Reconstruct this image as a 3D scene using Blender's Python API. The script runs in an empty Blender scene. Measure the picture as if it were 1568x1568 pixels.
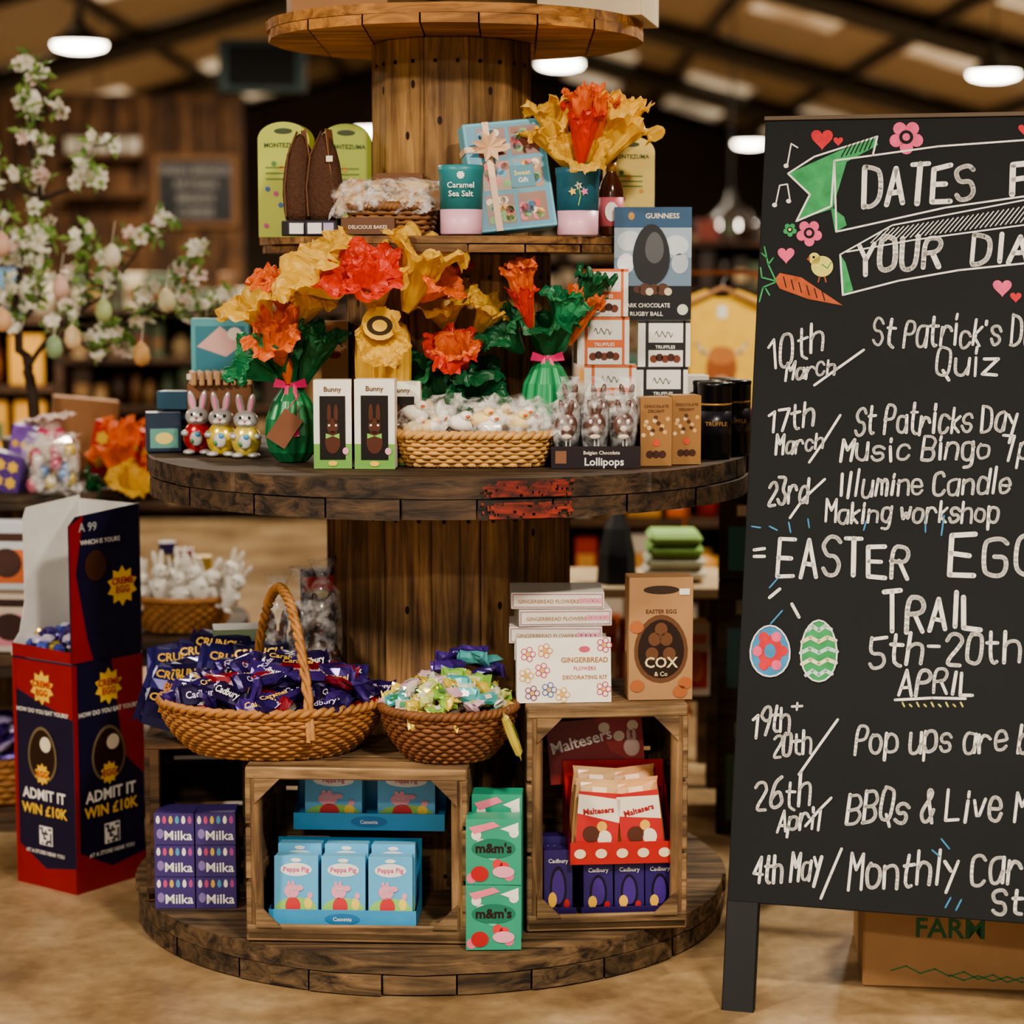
import bpy, math, random
from mathutils import Vector, Matrix, noise
pi=math.pi; rnd=random.Random(11)
sc=bpy.context.scene
try:
    sc.view_settings.look='AgX - Medium High Contrast'
except Exception: pass
# ------------------------------------------------------------ materials
SAT=.88
def lin(h):
    h=h.lstrip('#'); o=[]
    for i in (0,2,4):
        c=int(h[i:i+2],16)/255; o.append(c/12.92 if c<=.04045 else ((c+.055)/1.055)**2.4)
    y=.2126*o[0]+.7152*o[1]+.0722*o[2]
    return tuple(y+(c-y)*SAT for c in o)+(1,)
MC={}
def newmat(n):
    m=bpy.data.materials.new(n); m.use_nodes=True; nt=m.node_tree
    return m,nt,nt.nodes['Principled BSDF']
def P(hx,rough=.5,metal=0.0,var=.10,sc_=14,em=0,trans=0,name=None,bump=0):
    k=('P',hx,rough,metal,var,sc_,em,trans,bump)
    if k in MC: return MC[k]
    m,nt,p=newmat(name or 'surface_'+hx.strip('#'))
    c=lin(hx)
    tc=nt.nodes.new('ShaderNodeTexCoord'); no=nt.nodes.new('ShaderNodeTexNoise'); no.inputs['Scale'].default_value=sc_; no.inputs['Detail'].default_value=4
    nt.links.new(tc.outputs['Object'],no.inputs['Vector'])
    mx=nt.nodes.new('ShaderNodeMix'); mx.data_type='RGBA'
    mx.inputs[6].default_value=tuple(x*(1-var*1.6) for x in c[:3])+(1,); mx.inputs[7].default_value=tuple(min(1,x*(1+var*1.6)+.002) for x in c[:3])+(1,)
    nt.links.new(no.outputs['Fac'],mx.inputs[0]); nt.links.new(mx.outputs[2],p.inputs['Base Color'])
    p.inputs['Roughness'].default_value=rough; p.inputs['Metallic'].default_value=metal
    if bump:
        bp=nt.nodes.new('ShaderNodeBump'); bp.inputs['Strength'].default_value=bump; bp.inputs['Distance'].default_value=.004; nt.links.new(no.outputs['Fac'],bp.inputs['Height']); nt.links.new(bp.outputs[0],p.inputs['Normal'])
    if em: p.inputs['Emission Color'].default_value=c; p.inputs['Emission Strength'].default_value=em
    if trans:
        tr=nt.nodes.new('ShaderNodeBsdfTranslucent'); ms=nt.nodes.new('ShaderNodeMixShader'); ms.inputs[0].default_value=trans
        nt.links.new(mx.outputs[2],tr.inputs['Color']); out=nt.nodes['Material Output']
        nt.links.new(p.outputs[0],ms.inputs[1]); nt.links.new(tr.outputs[0],ms.inputs[2]); nt.links.new(ms.outputs[0],out.inputs[0])
    MC[k]=m; return m
def cello(name='cellophane',tint=(.9,.9,.9,1),fac=.09):
    if name in MC: return MC[name]
    m,nt,p=newmat(name); p.inputs['Base Color'].default_value=tint; p.inputs['Roughness'].default_value=.08
    tr=nt.nodes.new('ShaderNodeBsdfTransparent'); ms=nt.nodes.new('ShaderNodeMixShader')
    no=nt.nodes.new('ShaderNodeTexNoise'); no.inputs['Scale'].default_value=45; mr=nt.nodes.new('ShaderNodeMapRange')
    mr.inputs[1].default_value=.42; mr.inputs[2].default_value=.7; mr.inputs[3].default_value=fac*.3; mr.inputs[4].default_value=fac*5
    tc=nt.nodes.new('ShaderNodeTexCoord'); nt.links.new(tc.outputs['Object'],no.inputs['Vector'])
    nt.links.new(no.outputs['Fac'],mr.inputs[0]); nt.links.new(mr.outputs[0],ms.inputs[0])
    nt.links.new(tr.outputs[0],ms.inputs[1]); nt.links.new(p.outputs[0],ms.inputs[2]); nt.links.new(ms.outputs[0],nt.nodes['Material Output'].inputs[0])
    MC[name]=m; return m
def wood(name,dark,light,axis='X',scale=13,rough=.7,stain=.55,bump=.35,along=1.1):
    if name in MC: return MC[name]
    m,nt,p=newmat(name); N=nt.nodes.new; L=nt.links.new
    tc=N('ShaderNodeTexCoord'); geo=N('ShaderNodeNewGeometry'); mp=N('ShaderNodeMapping')
    s=[scale]*3; s['XYZ'.index(axis)]=along; mp.inputs['Scale'].default_value=s
    cm=N('ShaderNodeMath'); cm.operation='MULTIPLY'; cm.inputs[1].default_value=37; L(geo.outputs['Random Per Island'],cm.inputs[0])
    va=N('ShaderNodeVectorMath'); va.operation='ADD'; L(tc.outputs['Object'],mp.inputs['Vector']); L(mp.outputs[0],va.inputs[0]); L(cm.outputs[0],va.inputs[1])
    no=N('ShaderNodeTexNoise'); no.inputs['Scale'].default_value=2.2; no.inputs['Detail'].default_value=7; no.inputs['Roughness'].default_value=.62; no.inputs['Distortion'].default_value=.9
    L(va.outputs[0],no.inputs['Vector'])
    rp=N('ShaderNodeValToRGB'); rp.color_ramp.elements[0].position=.36; rp.color_ramp.elements[1].position=.66
    rp.color_ramp.elements[0].color=lin(dark); rp.color_ramp.elements[1].color=lin(light); L(no.outputs['Fac'],rp.inputs[0])
    n2=N('ShaderNodeTexNoise'); n2.inputs['Scale'].default_value=7; n2.inputs['Detail'].default_value=5; L(tc.outputs['Object'],n2.inputs['Vector'])
    m2=N('ShaderNodeMapRange'); m2.inputs[1].default_value=.3; m2.inputs[2].default_value=.65; m2.inputs[3].default_value=stain; m2.inputs[4].default_value=1.1; L(n2.outputs['Fac'],m2.inputs[0])
    m3=N('ShaderNodeMapRange'); m3.inputs[3].default_value=.72; m3.inputs[4].default_value=1.15; L(geo.outputs['Random Per Island'],m3.inputs[0])
    mu=N('ShaderNodeMath'); mu.operation='MULTIPLY'; L(m2.outputs[0],mu.inputs[0]); L(m3.outputs[0],mu.inputs[1])
    vs=N('ShaderNodeVectorMath'); vs.operation='SCALE'; L(rp.outputs[0],vs.inputs[0]); L(mu.outputs[0],vs.inputs['Scale']); L(vs.outputs[0],p.inputs['Base Color'])
    bp=N('ShaderNodeBump'); bp.inputs['Strength'].default_value=bump; bp.inputs['Distance'].default_value=.004; L(no.outputs['Fac'],bp.inputs['Height']); L(bp.outputs[0],p.inputs['Normal'])
    p.inputs['Roughness'].default_value=rough; MC[name]=m; return m
# ------------------------------------------------------------ mesh builder
TXT={}
def text_mesh(s,bold):
    k=(s,bold)
    if k in TXT: return TXT[k]
    cu=bpy.data.curves.new('t','FONT'); cu.body=s; cu.size=1; cu.align_x='CENTER'; cu.resolution_u=2; cu.offset=bold
    cu.fill_mode='FRONT'
    o=bpy.data.objects.new('t',cu); sc.collection.objects.link(o)
    bpy.context.view_layer.update(); dg=bpy.context.evaluated_depsgraph_get(); me=o.evaluated_get(dg).to_mesh()
    V=[tuple(v.co) for v in me.vertices]; Fc=[tuple(p.vertices) for p in me.polygons]
    o.evaluated_get(dg).to_mesh_clear(); bpy.data.objects.remove(o); bpy.data.curves.remove(cu)
    TXT[k]=(V,Fc); return TXT[k]
class MB:
    def __init__(s,name): s.name=name; s.V=[]; s.F=[]; s.I=[]; s.S=[]; s.mats=[]; s.M=Matrix()
    def mi(s,m):
        if m not in s.mats: s.mats.append(m)
        return s.mats.index(m)
    def add(s,V,F,mat,smooth=False,M=None):
        T=s.M@M if M is not None else s.M; o=len(s.V); i=s.mi(mat)
        s.V+= [tuple(T@Vector(v)) for v in V]
        for f in F: s.F.append(tuple(a+o for a in f)); s.I.append(i); s.S.append(smooth)
    def box(s,c,d,mat,M=None,bev=0.0):
        hx,hy,hz=d[0]/2,d[1]/2,d[2]/2; c=Vector(c)
        if bev<=0:
            V=[(c.x+x*hx,c.y+y*hy,c.z+z*hz) for x in(-1,1) for y in(-1,1) for z in(-1,1)]
            F=[(0,1,3,2),(4,6,7,5),(0,4,5,1),(2,3,7,6),(0,2,6,4),(1,5,7,3)]
            s.add(V,F,mat,False,M); return
        b=min(bev,hx*.9,hy*.9,hz*.9); V=[]; ix={}
        for x in(-1,1):
            for y in(-1,1):
                for z in(-1,1):
                    for a in range(3):
                        p=[hx-b,hy-b,hz-b]; p[a]=(hx,hy,hz)[a]; ix[(x,y,z,a)]=len(V); V.append(Vector((x*p[0],y*p[1],z*p[2])))
        F=[]
        for a in range(3):
            o=[i for i in range(3) if i!=a]
            for sg in(-1,1):
                q=[]
                for (u,v) in((-1,-1),(1,-1),(1,1),(-1,1)):
                    t=[0,0,0]; t[a]=sg; t[o[0]]=u; t[o[1]]=v; q.append(ix[(*t,a)])
                F.append(q)
            for u in(-1,1):
                for v in(-1,1):
                    t0=[0,0,0]; t0[a]=-1; t0[o[0]]=u; t0[o[1]]=v; t1=list(t0); t1[a]=1
                    F.append([ix[(*t0,o[0])],ix[(*t1,o[0])],ix[(*t1,o[1])],ix[(*t0,o[1])]])
        for x in(-1,1):
            for y in(-1,1):
                for z in(-1,1): F.append([ix[(x,y,z,0)],ix[(x,y,z,1)],ix[(x,y,z,2)]])
        G=[]
        for f in F:
            n=(V[f[1]]-V[f[0]]).cross(V[f[2]]-V[f[0]]); m=sum((V[i] for i in f),Vector())
            G.append(tuple(f if n.dot(m)>0 else f[::-1]))
        s.add([v+c for v in V],G,mat,False,M)
    def prism(s,pts,z0,z1,mat,M=None):
        n=len(pts); V=[(p[0],p[1],z0) for p in pts]+[(p[0],p[1],z1) for p in pts]
        F=[tuple(range(n))[::-1],tuple(range(n,2*n))]+[(i,(i+1)%n,(i+1)%n+n,i+n) for i in range(n)]
        s.add(V,F,mat,False,M)
    def lathe(s,prof,mat,c=(0,0,0),seg=24,smooth=True,M=None,pleat=0,np_=12,sx=1,sy=1):
        V=[];F=[]
        for r,z in prof:
            for j in range(seg):
                a=2*pi*j/seg; rr=r*(1+pleat*math.sin(np_*a))
                V.append((c[0]+rr*sx*math.cos(a),c[1]+rr*sy*math.sin(a),c[2]+z))
        for i in range(len(prof)-1):
            for j in range(seg): k=(j+1)%seg; F.append((i*seg+j,i*seg+k,(i+1)*seg+k,(i+1)*seg+j))
        if prof[0][0]>1e-4: F.append(tuple(range(seg))[::-1])
        if prof[-1][0]>1e-4: F.append(tuple((len(prof)-1)*seg+j for j in range(seg)))
        s.add(V,F,mat,smooth,M)
    def ell(s,c,r,mat,M=None,seg=14,rings=9):
        prof=[(math.sin(pi*i/rings),-math.cos(pi*i/rings)) for i in range(rings+1)]
        prof[0]=(1e-5,-1); prof[-1]=(1e-5,1)
        T=Matrix.Translation(c)@(M or Matrix())@Matrix.Diagonal((r[0],r[1],r[2],1)); s.lathe(prof,mat,seg=seg,M=T)
    def tube(s,pts,r,mat,seg=6,closed=False,smooth=True):
        pts=[Vector(p) for p in pts]; n=len(pts); V=[];F=[]
        for i,p in enumerate(pts):
            a=pts[(i-1)%n] if (closed or i>0) else p; b=pts[(i+1)%n] if (closed or i<n-1) else p
            t=(b-a); t=t.normalized() if t.length>1e-9 else Vector((0,0,1))
            up=Vector((0,0,1)) if abs(t.z)<.9 else Vector((1,0,0))
            u=t.cross(up).normalized(); w=u.cross(t); rr=r[i] if isinstance(r,(list,tuple)) else r
            for j in range(seg): an=2*pi*j/seg; V.append(p+u*rr*math.cos(an)+w*rr*math.sin(an))
        for i in range(n if closed else n-1):
            k=(i+1)%n
            for j in range(seg): l=(j+1)%seg; F.append((i*seg+j,i*seg+l,k*seg+l,k*seg+j))
        if not closed: F.append(tuple(range(seg))); F.append(tuple((n-1)*seg+j for j in range(seg))[::-1])
        s.add(V,F,mat,smooth)
    # decals in a face frame F (x right, y up, z out)
    def poly(s,F,pts,mat,l=1): s.add([(p[0],p[1],l*.0005) for p in pts],[tuple(range(len(pts)))],mat,False,F)
    def rect(s,F,x,y,w,h,mat,l=1): s.poly(F,[(x,y),(x+w,y),(x+w,y+h),(x,y+h)],mat,l)
    def oval(s,F,x,y,rx,ry,mat,l=1,n=18,egg=0):
        s.poly(F,[(x+rx*math.cos(2*pi*i/n)*(1-egg*math.sin(2*pi*i/n)),y+ry*math.sin(2*pi*i/n)) for i in range(n)],mat,l)
    def star(s,F,x,y,r,mat,l=1,n=10,q=.72): s.poly(F,[(x+(r if i%2 else r*q)*math.cos(pi*i/n),y+(r if i%2 else r*q)*math.sin(pi*i/n)) for i in range(2*n)],mat,l)
    def txt(s,F,t,x,y,size,mat,l=3,bold=.015,rot=0,sx=1):
        V,Fc=text_mesh(t,bold); s.add(V,Fc,mat,False,F@Matrix.Translation((x,y,l*.0005))@Matrix.Rotation(rot,4,'Z')@Matrix.Diagonal((size*sx,size,1,1)))
    def line(s,F,pts,w,mat,l=1,caps=True):
        V=[];Fc=[]
        for i in range(len(pts)-1):
            a=Vector(pts[i]);b=Vector(pts[i+1]);d=b-a
            if d.length<1e-7: continue
            n=Vector((-d.y,d.x)).normalized()*w/2;o=len(V)
            V+=[(*(a-n),l*.0005),(*(b-n),l*.0005),(*(b+n),l*.0005),(*(a+n),l*.0005)];Fc.append((o,o+1,o+2,o+3))
        if caps:
            for p in pts:
                o=len(V); V+=[(p[0]+w/2*math.cos(pi*i/4),p[1]+w/2*math.sin(pi*i/4),l*.0005) for i in range(8)]; Fc.append(tuple(range(o,o+8)))
        s.add(V,Fc,mat,False,F)
    def finish(s,loc=(0,0,0),rot=(0,0,0),parent=None):
        me=bpy.data.meshes.new(s.name); me.from_pydata(s.V,[],s.F)
        for m in s.mats: me.materials.append(m)
        me.polygons.foreach_set('material_index',s.I); me.polygons.foreach_set('use_smooth',s.S); me.update()
        o=bpy.data.objects.new(s.name,me); sc.collection.objects.link(o); o.location=loc; o.rotation_euler=rot
        if parent: o.parent=parent
        return o
def FR(x,y,z): # frame on a face looking toward -Y
    return Matrix(((1,0,0,x),(0,0,-1,y),(0,1,0,z),(0,0,0,1)))
def pbox(name,cx,yf,z,w,d,h,mat,art=None,rot=0,tilt=0,roll=0,bev=.0012,top=None):
    b=MB(name); b.box((0,d/2,h/2),(w,d,h),mat,bev=bev)
    if art: art(b,FR(-w/2,0,0),w,h)
    if top: b.box((0,d/2,h),(w*.98,d*.98,.001),top)
    return b.finish((cx,yf,z),(math.radians(tilt),math.radians(roll),math.radians(rot)))
WHITE=P('#efece4',.5); CREAM=P('#e6dcc4',.55); BLACK=P('#101014',.45); KRAFT=P('#a8794a',.75); NAVY=P('#1e1c4a',.4); PURP=P('#3a1f78',.35)
RED=P('#c01f22',.4); YEL=P('#f2c21c',.45); ORG=P('#ee6a1c',.5); GRN=P('#1f8a46',.5); TEAL=P('#1d7f88',.45); PINK=P('#ee9fb4',.5); SKY=P('#3aa7dc',.4)
BROWN=P('#3a1f12',.4); GOLD=P('#b8893c',.4,.3); LGRN=P('#8cc63f',.5); LBLUE=P('#8fd0ea',.45); GREY=P('#8b8f92',.5)
# ------------------------------------------------------------ camera
cam=bpy.data.cameras.new('camera'); co=bpy.data.objects.new('camera',cam); sc.collection.objects.link(co); sc.camera=co
co.location=(0,-4.67,1.40); co.rotation_euler=(math.radians(83.6),0,0); cam.lens=50; cam.sensor_width=24; cam.sensor_height=24; cam.sensor_fit='HORIZONTAL'
cam.dof.use_dof=True; cam.dof.focus_distance=4.2; cam.dof.aperture_fstop=1.4; cam.clip_end=100
# ------------------------------------------------------------ room shell
def floor_mat():
    m,nt,p=newmat('polished_concrete'); N=nt.nodes.new; L=nt.links.new
    tc=N('ShaderNodeTexCoord'); a=N('ShaderNodeTexNoise'); a.inputs['Scale'].default_value=2.4; a.inputs['Detail'].default_value=8; a.inputs['Roughness'].default_value=.64
    L(tc.outputs['Object'],a.inputs['Vector']); r=N('ShaderNodeValToRGB'); e=r.color_ramp.elements
    e[0].position=.36; e[0].color=lin('#745a38'); e[1].position=.66; e[1].color=lin('#b79c74'); x=e.new(.5); x.color=lin('#987c54'); L(a.outputs['Fac'],r.inputs[0])
    b=N('ShaderNodeTexNoise'); b.inputs['Scale'].default_value=24; b.inputs['Detail'].default_value=5; b.inputs['Roughness'].default_value=.6; L(tc.outputs['Object'],b.inputs['Vector'])
    mr=N('ShaderNodeMapRange'); mr.inputs[1].default_value=.3; mr.inputs[2].default_value=.7; mr.inputs[3].default_value=.8; mr.inputs[4].default_value=1.12; L(b.outputs['Fac'],mr.inputs[0])
    vs=N('ShaderNodeVectorMath'); vs.operation='SCALE'; L(r.outputs[0],vs.inputs[0]); L(mr.outputs[0],vs.inputs['Scale']); L(vs.outputs[0],p.inputs['Base Color'])
    p.inputs['Roughness'].default_value=.32; return m
b=MB('floor'); b.box((-.5,12,-.05),(17.4,41,.1),floor_mat()); b.finish()
RX=-1.0; RZ=4.9; SL=.28; Y0=-8.0; Y1=32.0
def roofz(x): return RZ-SL*abs(x-RX)
def roof_mat():
    m,nt,p=newmat('roof_sheeting'); N=nt.nodes.new; L=nt.links.new
    tc=N('ShaderNodeTexCoord'); w=N('ShaderNodeTexWave'); w.inputs['Scale'].default_value=1.6; w.bands_direction='Y'; w.inputs['Distortion'].default_value=.2
    L(tc.outputs['Object'],w.inputs['Vector']); r=N('ShaderNodeValToRGB'); r.color_ramp.elements[0].color=lin('#7c6c58'); r.color_ramp.elements[1].color=lin('#b8a68a'); L(w.outputs['Fac'],r.inputs[0]); L(r.outputs[0],p.inputs['Base Color'])
    p.inputs['Roughness'].default_value=.6; return m
rm=roof_mat()
b=MB('ceiling')
for x0,x1 in((-9,RX),(RX,8)):
    V=[(x0,Y0,roofz(x0)),(x1,Y0,roofz(x1)),(x1,Y1,roofz(x1)),(x0,Y1,roofz(x0))]; V+=[(v[0],v[1],v[2]+.1) for v in V]
    b.add(V,[(0,3,2,1),(4,5,6,7),(0,1,5,4),(1,2,6,5),(2,3,7,6),(3,0,4,7)],rm)
def glow_patch_mat():  # emissive patches on the roof imitate light reflected between the purlins
    m,nt,p=newmat('ceiling_glow_patch'); N=nt.nodes.new; L=nt.links.new
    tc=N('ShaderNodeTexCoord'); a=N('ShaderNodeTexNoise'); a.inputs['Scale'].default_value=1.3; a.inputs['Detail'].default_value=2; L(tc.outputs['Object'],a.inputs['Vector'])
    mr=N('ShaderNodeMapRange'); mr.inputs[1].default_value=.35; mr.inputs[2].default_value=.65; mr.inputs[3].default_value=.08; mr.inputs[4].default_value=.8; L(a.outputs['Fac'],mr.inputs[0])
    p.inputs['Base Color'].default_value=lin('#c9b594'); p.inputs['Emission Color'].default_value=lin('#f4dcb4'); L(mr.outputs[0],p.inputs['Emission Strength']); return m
GLOWP=glow_patch_mat()
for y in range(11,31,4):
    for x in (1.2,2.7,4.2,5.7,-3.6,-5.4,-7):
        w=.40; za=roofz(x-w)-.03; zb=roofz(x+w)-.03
        b.add([(x-w,y,za),(x+w,y,zb),(x+w,y+1.5,zb),(x-w,y+1.5,za)],[(0,3,2,1)],GLOWP)
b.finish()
STEEL=P('#2a2623',.6); b=MB('roof_beams')
for y in range(4,32,5):
    for xe in(-9,8):
        b.tube([(RX,y,roofz(RX)-.16),(xe,y,roofz(xe)-.16)],.13,STEEL,4,smooth=False)
        b.box((xe*.985,y,roofz(xe)/2-.1),(.2,.25,roofz(xe)-.2),STEEL)
for i in range(-5,6):
    x=RX+i*1.55
    if -9<x<8: b.box((x,12,roofz(x)-.06),(.07,40,.1),STEEL)
b.finish()
WALLM=P('#38322c',.8,sc_=2); 
b=MB('wall_left'); b.box((-9.05,12,1.4),(.1,40,2.9),WALLM); b.finish()
b=MB('wall_right'); b.box((8.05,12,1.2),(.1,40,2.45),WALLM); b.finish()
b=MB('wall_back'); b.prism([(-9,0),(8,0),(8,roofz(8)),(RX,RZ),(-9,roofz(-9))],0,.1,P('#584c40',.8,sc_=2),FR(0,Y1+.1,0)); b.finish()
# timber-clad partition
wc=wood('cladding','#4a2e14','#966636','Z',5,stain=.6)
b=MB('wall_partition')
for i in range(38):
    x=-7.2+i*.145; b.box((x,9.5,1.28),(.14,.06,2.56),wc,bev=.006)
b.box((-4.52,9.56,1.28),(5.5,.05,2.56),P('#2a1a10',.8))
b.finish()
b=MB('menu_blackboard'); b.box((0,0,0),(.56,.03,.47),P('#9a6a34',.6),bev=.008); b.rect(FR(-.24,-.017,-.2),0,0,.48,.4,BLACK,2)
for i in range(4): b.txt(FR(-.24,-.017,-.2),['FRESH BREADS','ARTISAN','BREADS','CHEESE'][i],.24,.31-i*.09,.07,P('#b9b2a6',.8),4)
b.finish((-2.07,9.44,1.93))
b=MB('window_1'); b.box((0,0,0),(.56,.08,.34),P('#1f4a48',.5),bev=.01); b.rect(FR(-.22,-.05,-.13),0,0,.44,.26,P('#080c0c',.7),1); b.finish((-1.62,9.4,2.73))
b=MB('wall_shelf'); 
for z in(1.9,2.15): b.box((0,0,z),(.5,.2,.03),wc)
for i in range(5): b.box((-.2+i*.1,0,2.22),(.08,.12,.1),CREAM,bev=.004)
b.finish((-2.1-.55,9.36,0))
# ------------------------------------------------------------ pendant lamps
BULB=P('#fff2dc',.5,em=22,var=0,name='lamp_glow'); SHADE=P('#4a4a48',.4,.5)
def pendant(x,y,z,r=.21,energy=0):
    b=MB('pendant_lamp'); b.lathe([(.03,.28),(.035,.2),(.06,.16),(r*.6,.1),(r,.02),(r*.97,.016),(r*.58,.09),(.05,.15)],SHADE,seg=20)
    b.lathe([(.001,-.035),(r*.5,-.028),(r*.85,-.008),(r*.93,.02),(.001,.05)],BULB,seg=20)
    zt=roofz(x)-z; b.tube([(0,0,.27),(0,0,zt)],.008,BLACK,5); o=b.finish((x,y,z))
    if energy:
        l=bpy.data.lights.new('pendant_light','AREA'); l.shape='DISK'; l.size=.36; l.energy=energy; l.color=(1,.88,.73)
        lo=bpy.data.objects.new('bulb',l); sc.collection.objects.link(lo); lo.parent=o; lo.location=(0,0,-.045)
for x,y,z in((-3.18,11.3,3.05),(-4.2,17.3,2.9),(3.77,12.3,2.93),(2.86,21.3,2.93),(.42,14.3,3.2),(-5.6,25,2.75),(-5.5,24,2.4),(1.83,13.3,1.8),(-1.6,20,3.0),(5.2,18,2.7)): pendant(x,y,z,energy=150)
for x,y,e in((-2.2,-2.6,135),(.9,-3.0,135),(-.6,-5.5,120),(-1.7,2.8,80),(1.5,.9,75),(-4.2,3,80),(-2,7,90),(2.5,7,80)): pendant(x,y,3.0,energy=e)  # unseen lamps, added overhead out of frame to light the display
w=bpy.data.worlds.new('world'); sc.world=w; w.use_nodes=True; w.node_tree.nodes['Background'].inputs[0].default_value=(1,.96,.9,1); w.node_tree.nodes['Background'].inputs[1].default_value=.56
# ------------------------------------------------------------ cable reel display
W_DRUM=wood('drum_wood','#5c3d20','#bc8c50','Z',20,stain=.5); W_DRUM2=wood('upper_drum_wood','#765024','#c29452','Z',16,stain=.6)
W_RIM=wood('charred_rim','#1a120c','#6c5136','X',18,stain=.35,bump=.8); W_RIMB=wood('base_rim','#2e2014','#94744c','X',16,stain=.4,bump=.8)
W_TOP=wood('orange_ply','#7a4c1c','#d8963f','X',12,stain=.7); W_TIER=wood('tier_wood','#5a3a1a','#b08044','X',14)
INN=P('#0d0906',.9)
def plank_disc(b,cx,cy,z0,z1,R,n,mats,seed=0):
    rr=random.Random(seed); zm=(z0+z1)/2
    for layer,(a,c) in enumerate(((zm,z1),(z0,zm))):
        mat=mats[layer]
        for j in range(n):
            s0=-R+2*R*j/n+.0018; s1=-R+2*R*(j+1)/n-.0018; rj=R+rr.uniform(-.006,.004)
            s0=max(s0,-rj*.9999); s1=min(s1,rj*.9999); pts=[]
            K=6
            for k in range(K+1): s=s0+(s1-s0)*k/K; pts.append((math.sqrt(max(0,rj*rj-s*s)),s))
            for k in range(K,-1,-1): s=s0+(s1-s0)*k/K; pts.append((-math.sqrt(max(0,rj*rj-s*s)),s))
            if layer: pts=[(p[1],p[0]) for p in pts][::-1]
            b.prism([(p[0]+cx,p[1]+cy) for p in pts],a+rr.uniform(0,.0015),c-rr.uniform(0,.002),mat)
def staves(b,cx,cy,z0,z1,r,n,mat,seed=1):
    rr=random.Random(seed); b.lathe([(r-.03,z0),(r-.03,z1)],INN,(cx,cy,0),24)
    for i in range(n):
        a=2*pi*i/n+.1; w=2*r*math.tan(pi/n)*.965
        M=Matrix.Translation((cx,cy,0))@Matrix.Rotation(a,4,'Z')
        dr=rr.uniform(-.003,.003); b.box((r-.012+dr,0,(z0+z1)/2),(.022,w,z1-z0),mat,M,bev=.003)
        for zz in(z0+.05,z1-.05): 
            for q in(-.25,.25): b.box((r+dr,w*q,zz),(.003,.007,.007),P('#1a1410',.6,.5),M)
        for q in range(rr.choice((1,2))): # knots
            kz=rr.uniform(z0+.08,z1-.08); b.oval(M@Matrix(((0,0,1,r-.0008+dr),(1,0,0,0),(0,1,0,0),(0,0,0,1))),w*rr.uniform(-.3,.3),kz,.005,.009,P('#2a160a',.8),1,12)
reel=bpy.data.objects.new('cable_reel_display',None); sc.collection.objects.link(reel)
b=MB('base_flange'); plank_disc(b,-.18,0,.002,.08,.655,9,(W_RIMB,W_RIMB),1); b.finish(parent=reel)
b=MB('lower_drum'); staves(b,-.1425,0,.08,.935,.265,16,W_DRUM,2); b.finish(parent=reel)
b=MB('middle_flange'); plank_disc(b,-.139,0,.932,1.012,.653,9,(W_RIM,W_RIM),3)
RP=wood('worn_red_paint','#3a1a10','#b8381c','X',34,stain=.35,along=9)
V=[];Fc=[]; NA,NZ=60,14
for i in range(NA+1):
    a=math.radians(-90+7+i*.27)
    for j in range(NZ+1): z=.935+.073*j/NZ; V.append((-.139+.6585*math.cos(a),.6585*math.sin(a),z))
for i in range(NA):
    for j in range(NZ):
        e_=min(i,NA-i)/12; q=noise.noise(Vector((i*.22,j*.5,3.1)))+.6*noise.noise(Vector((i*.6,j*1.1,8)))
        if j not in(6,7) and q<-.22+.62*min(1,e_): Fc.append((i*(NZ+1)+j,(i+1)*(NZ+1)+j,(i+1)*(NZ+1)+j+1,i*(NZ+1)+j+1))
b.add(V,Fc,RP); b.finish(parent=reel)
b=MB('middle_drum'); staves(b,-.14,0,1.012,1.44,.22,14,W_DRUM,4); b.finish(parent=reel)
b=MB('tier_shelf'); plank_disc(b,-.145,0,1.44,1.475,.40,7,(W_TIER,W_TIER),5); b.finish(parent=reel)
b=MB('upper_drum'); staves(b,-.129,0,1.475,1.888,.165,11,W_DRUM2,6); b.finish(parent=reel)
b=MB('top_flange'); plank_disc(b,-.123,0,1.888,1.93,.405,7,(W_TOP,W_TOP),7); b.finish(parent=reel)
pbox('cardboard_box',.16,-.15,1.93,.22,.25,.15,P('#cdbb98',.7),rot=-12); pbox('cardboard_box',-.36,-.12,1.93,.2,.2,.12,KRAFT,rot=9)
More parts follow.
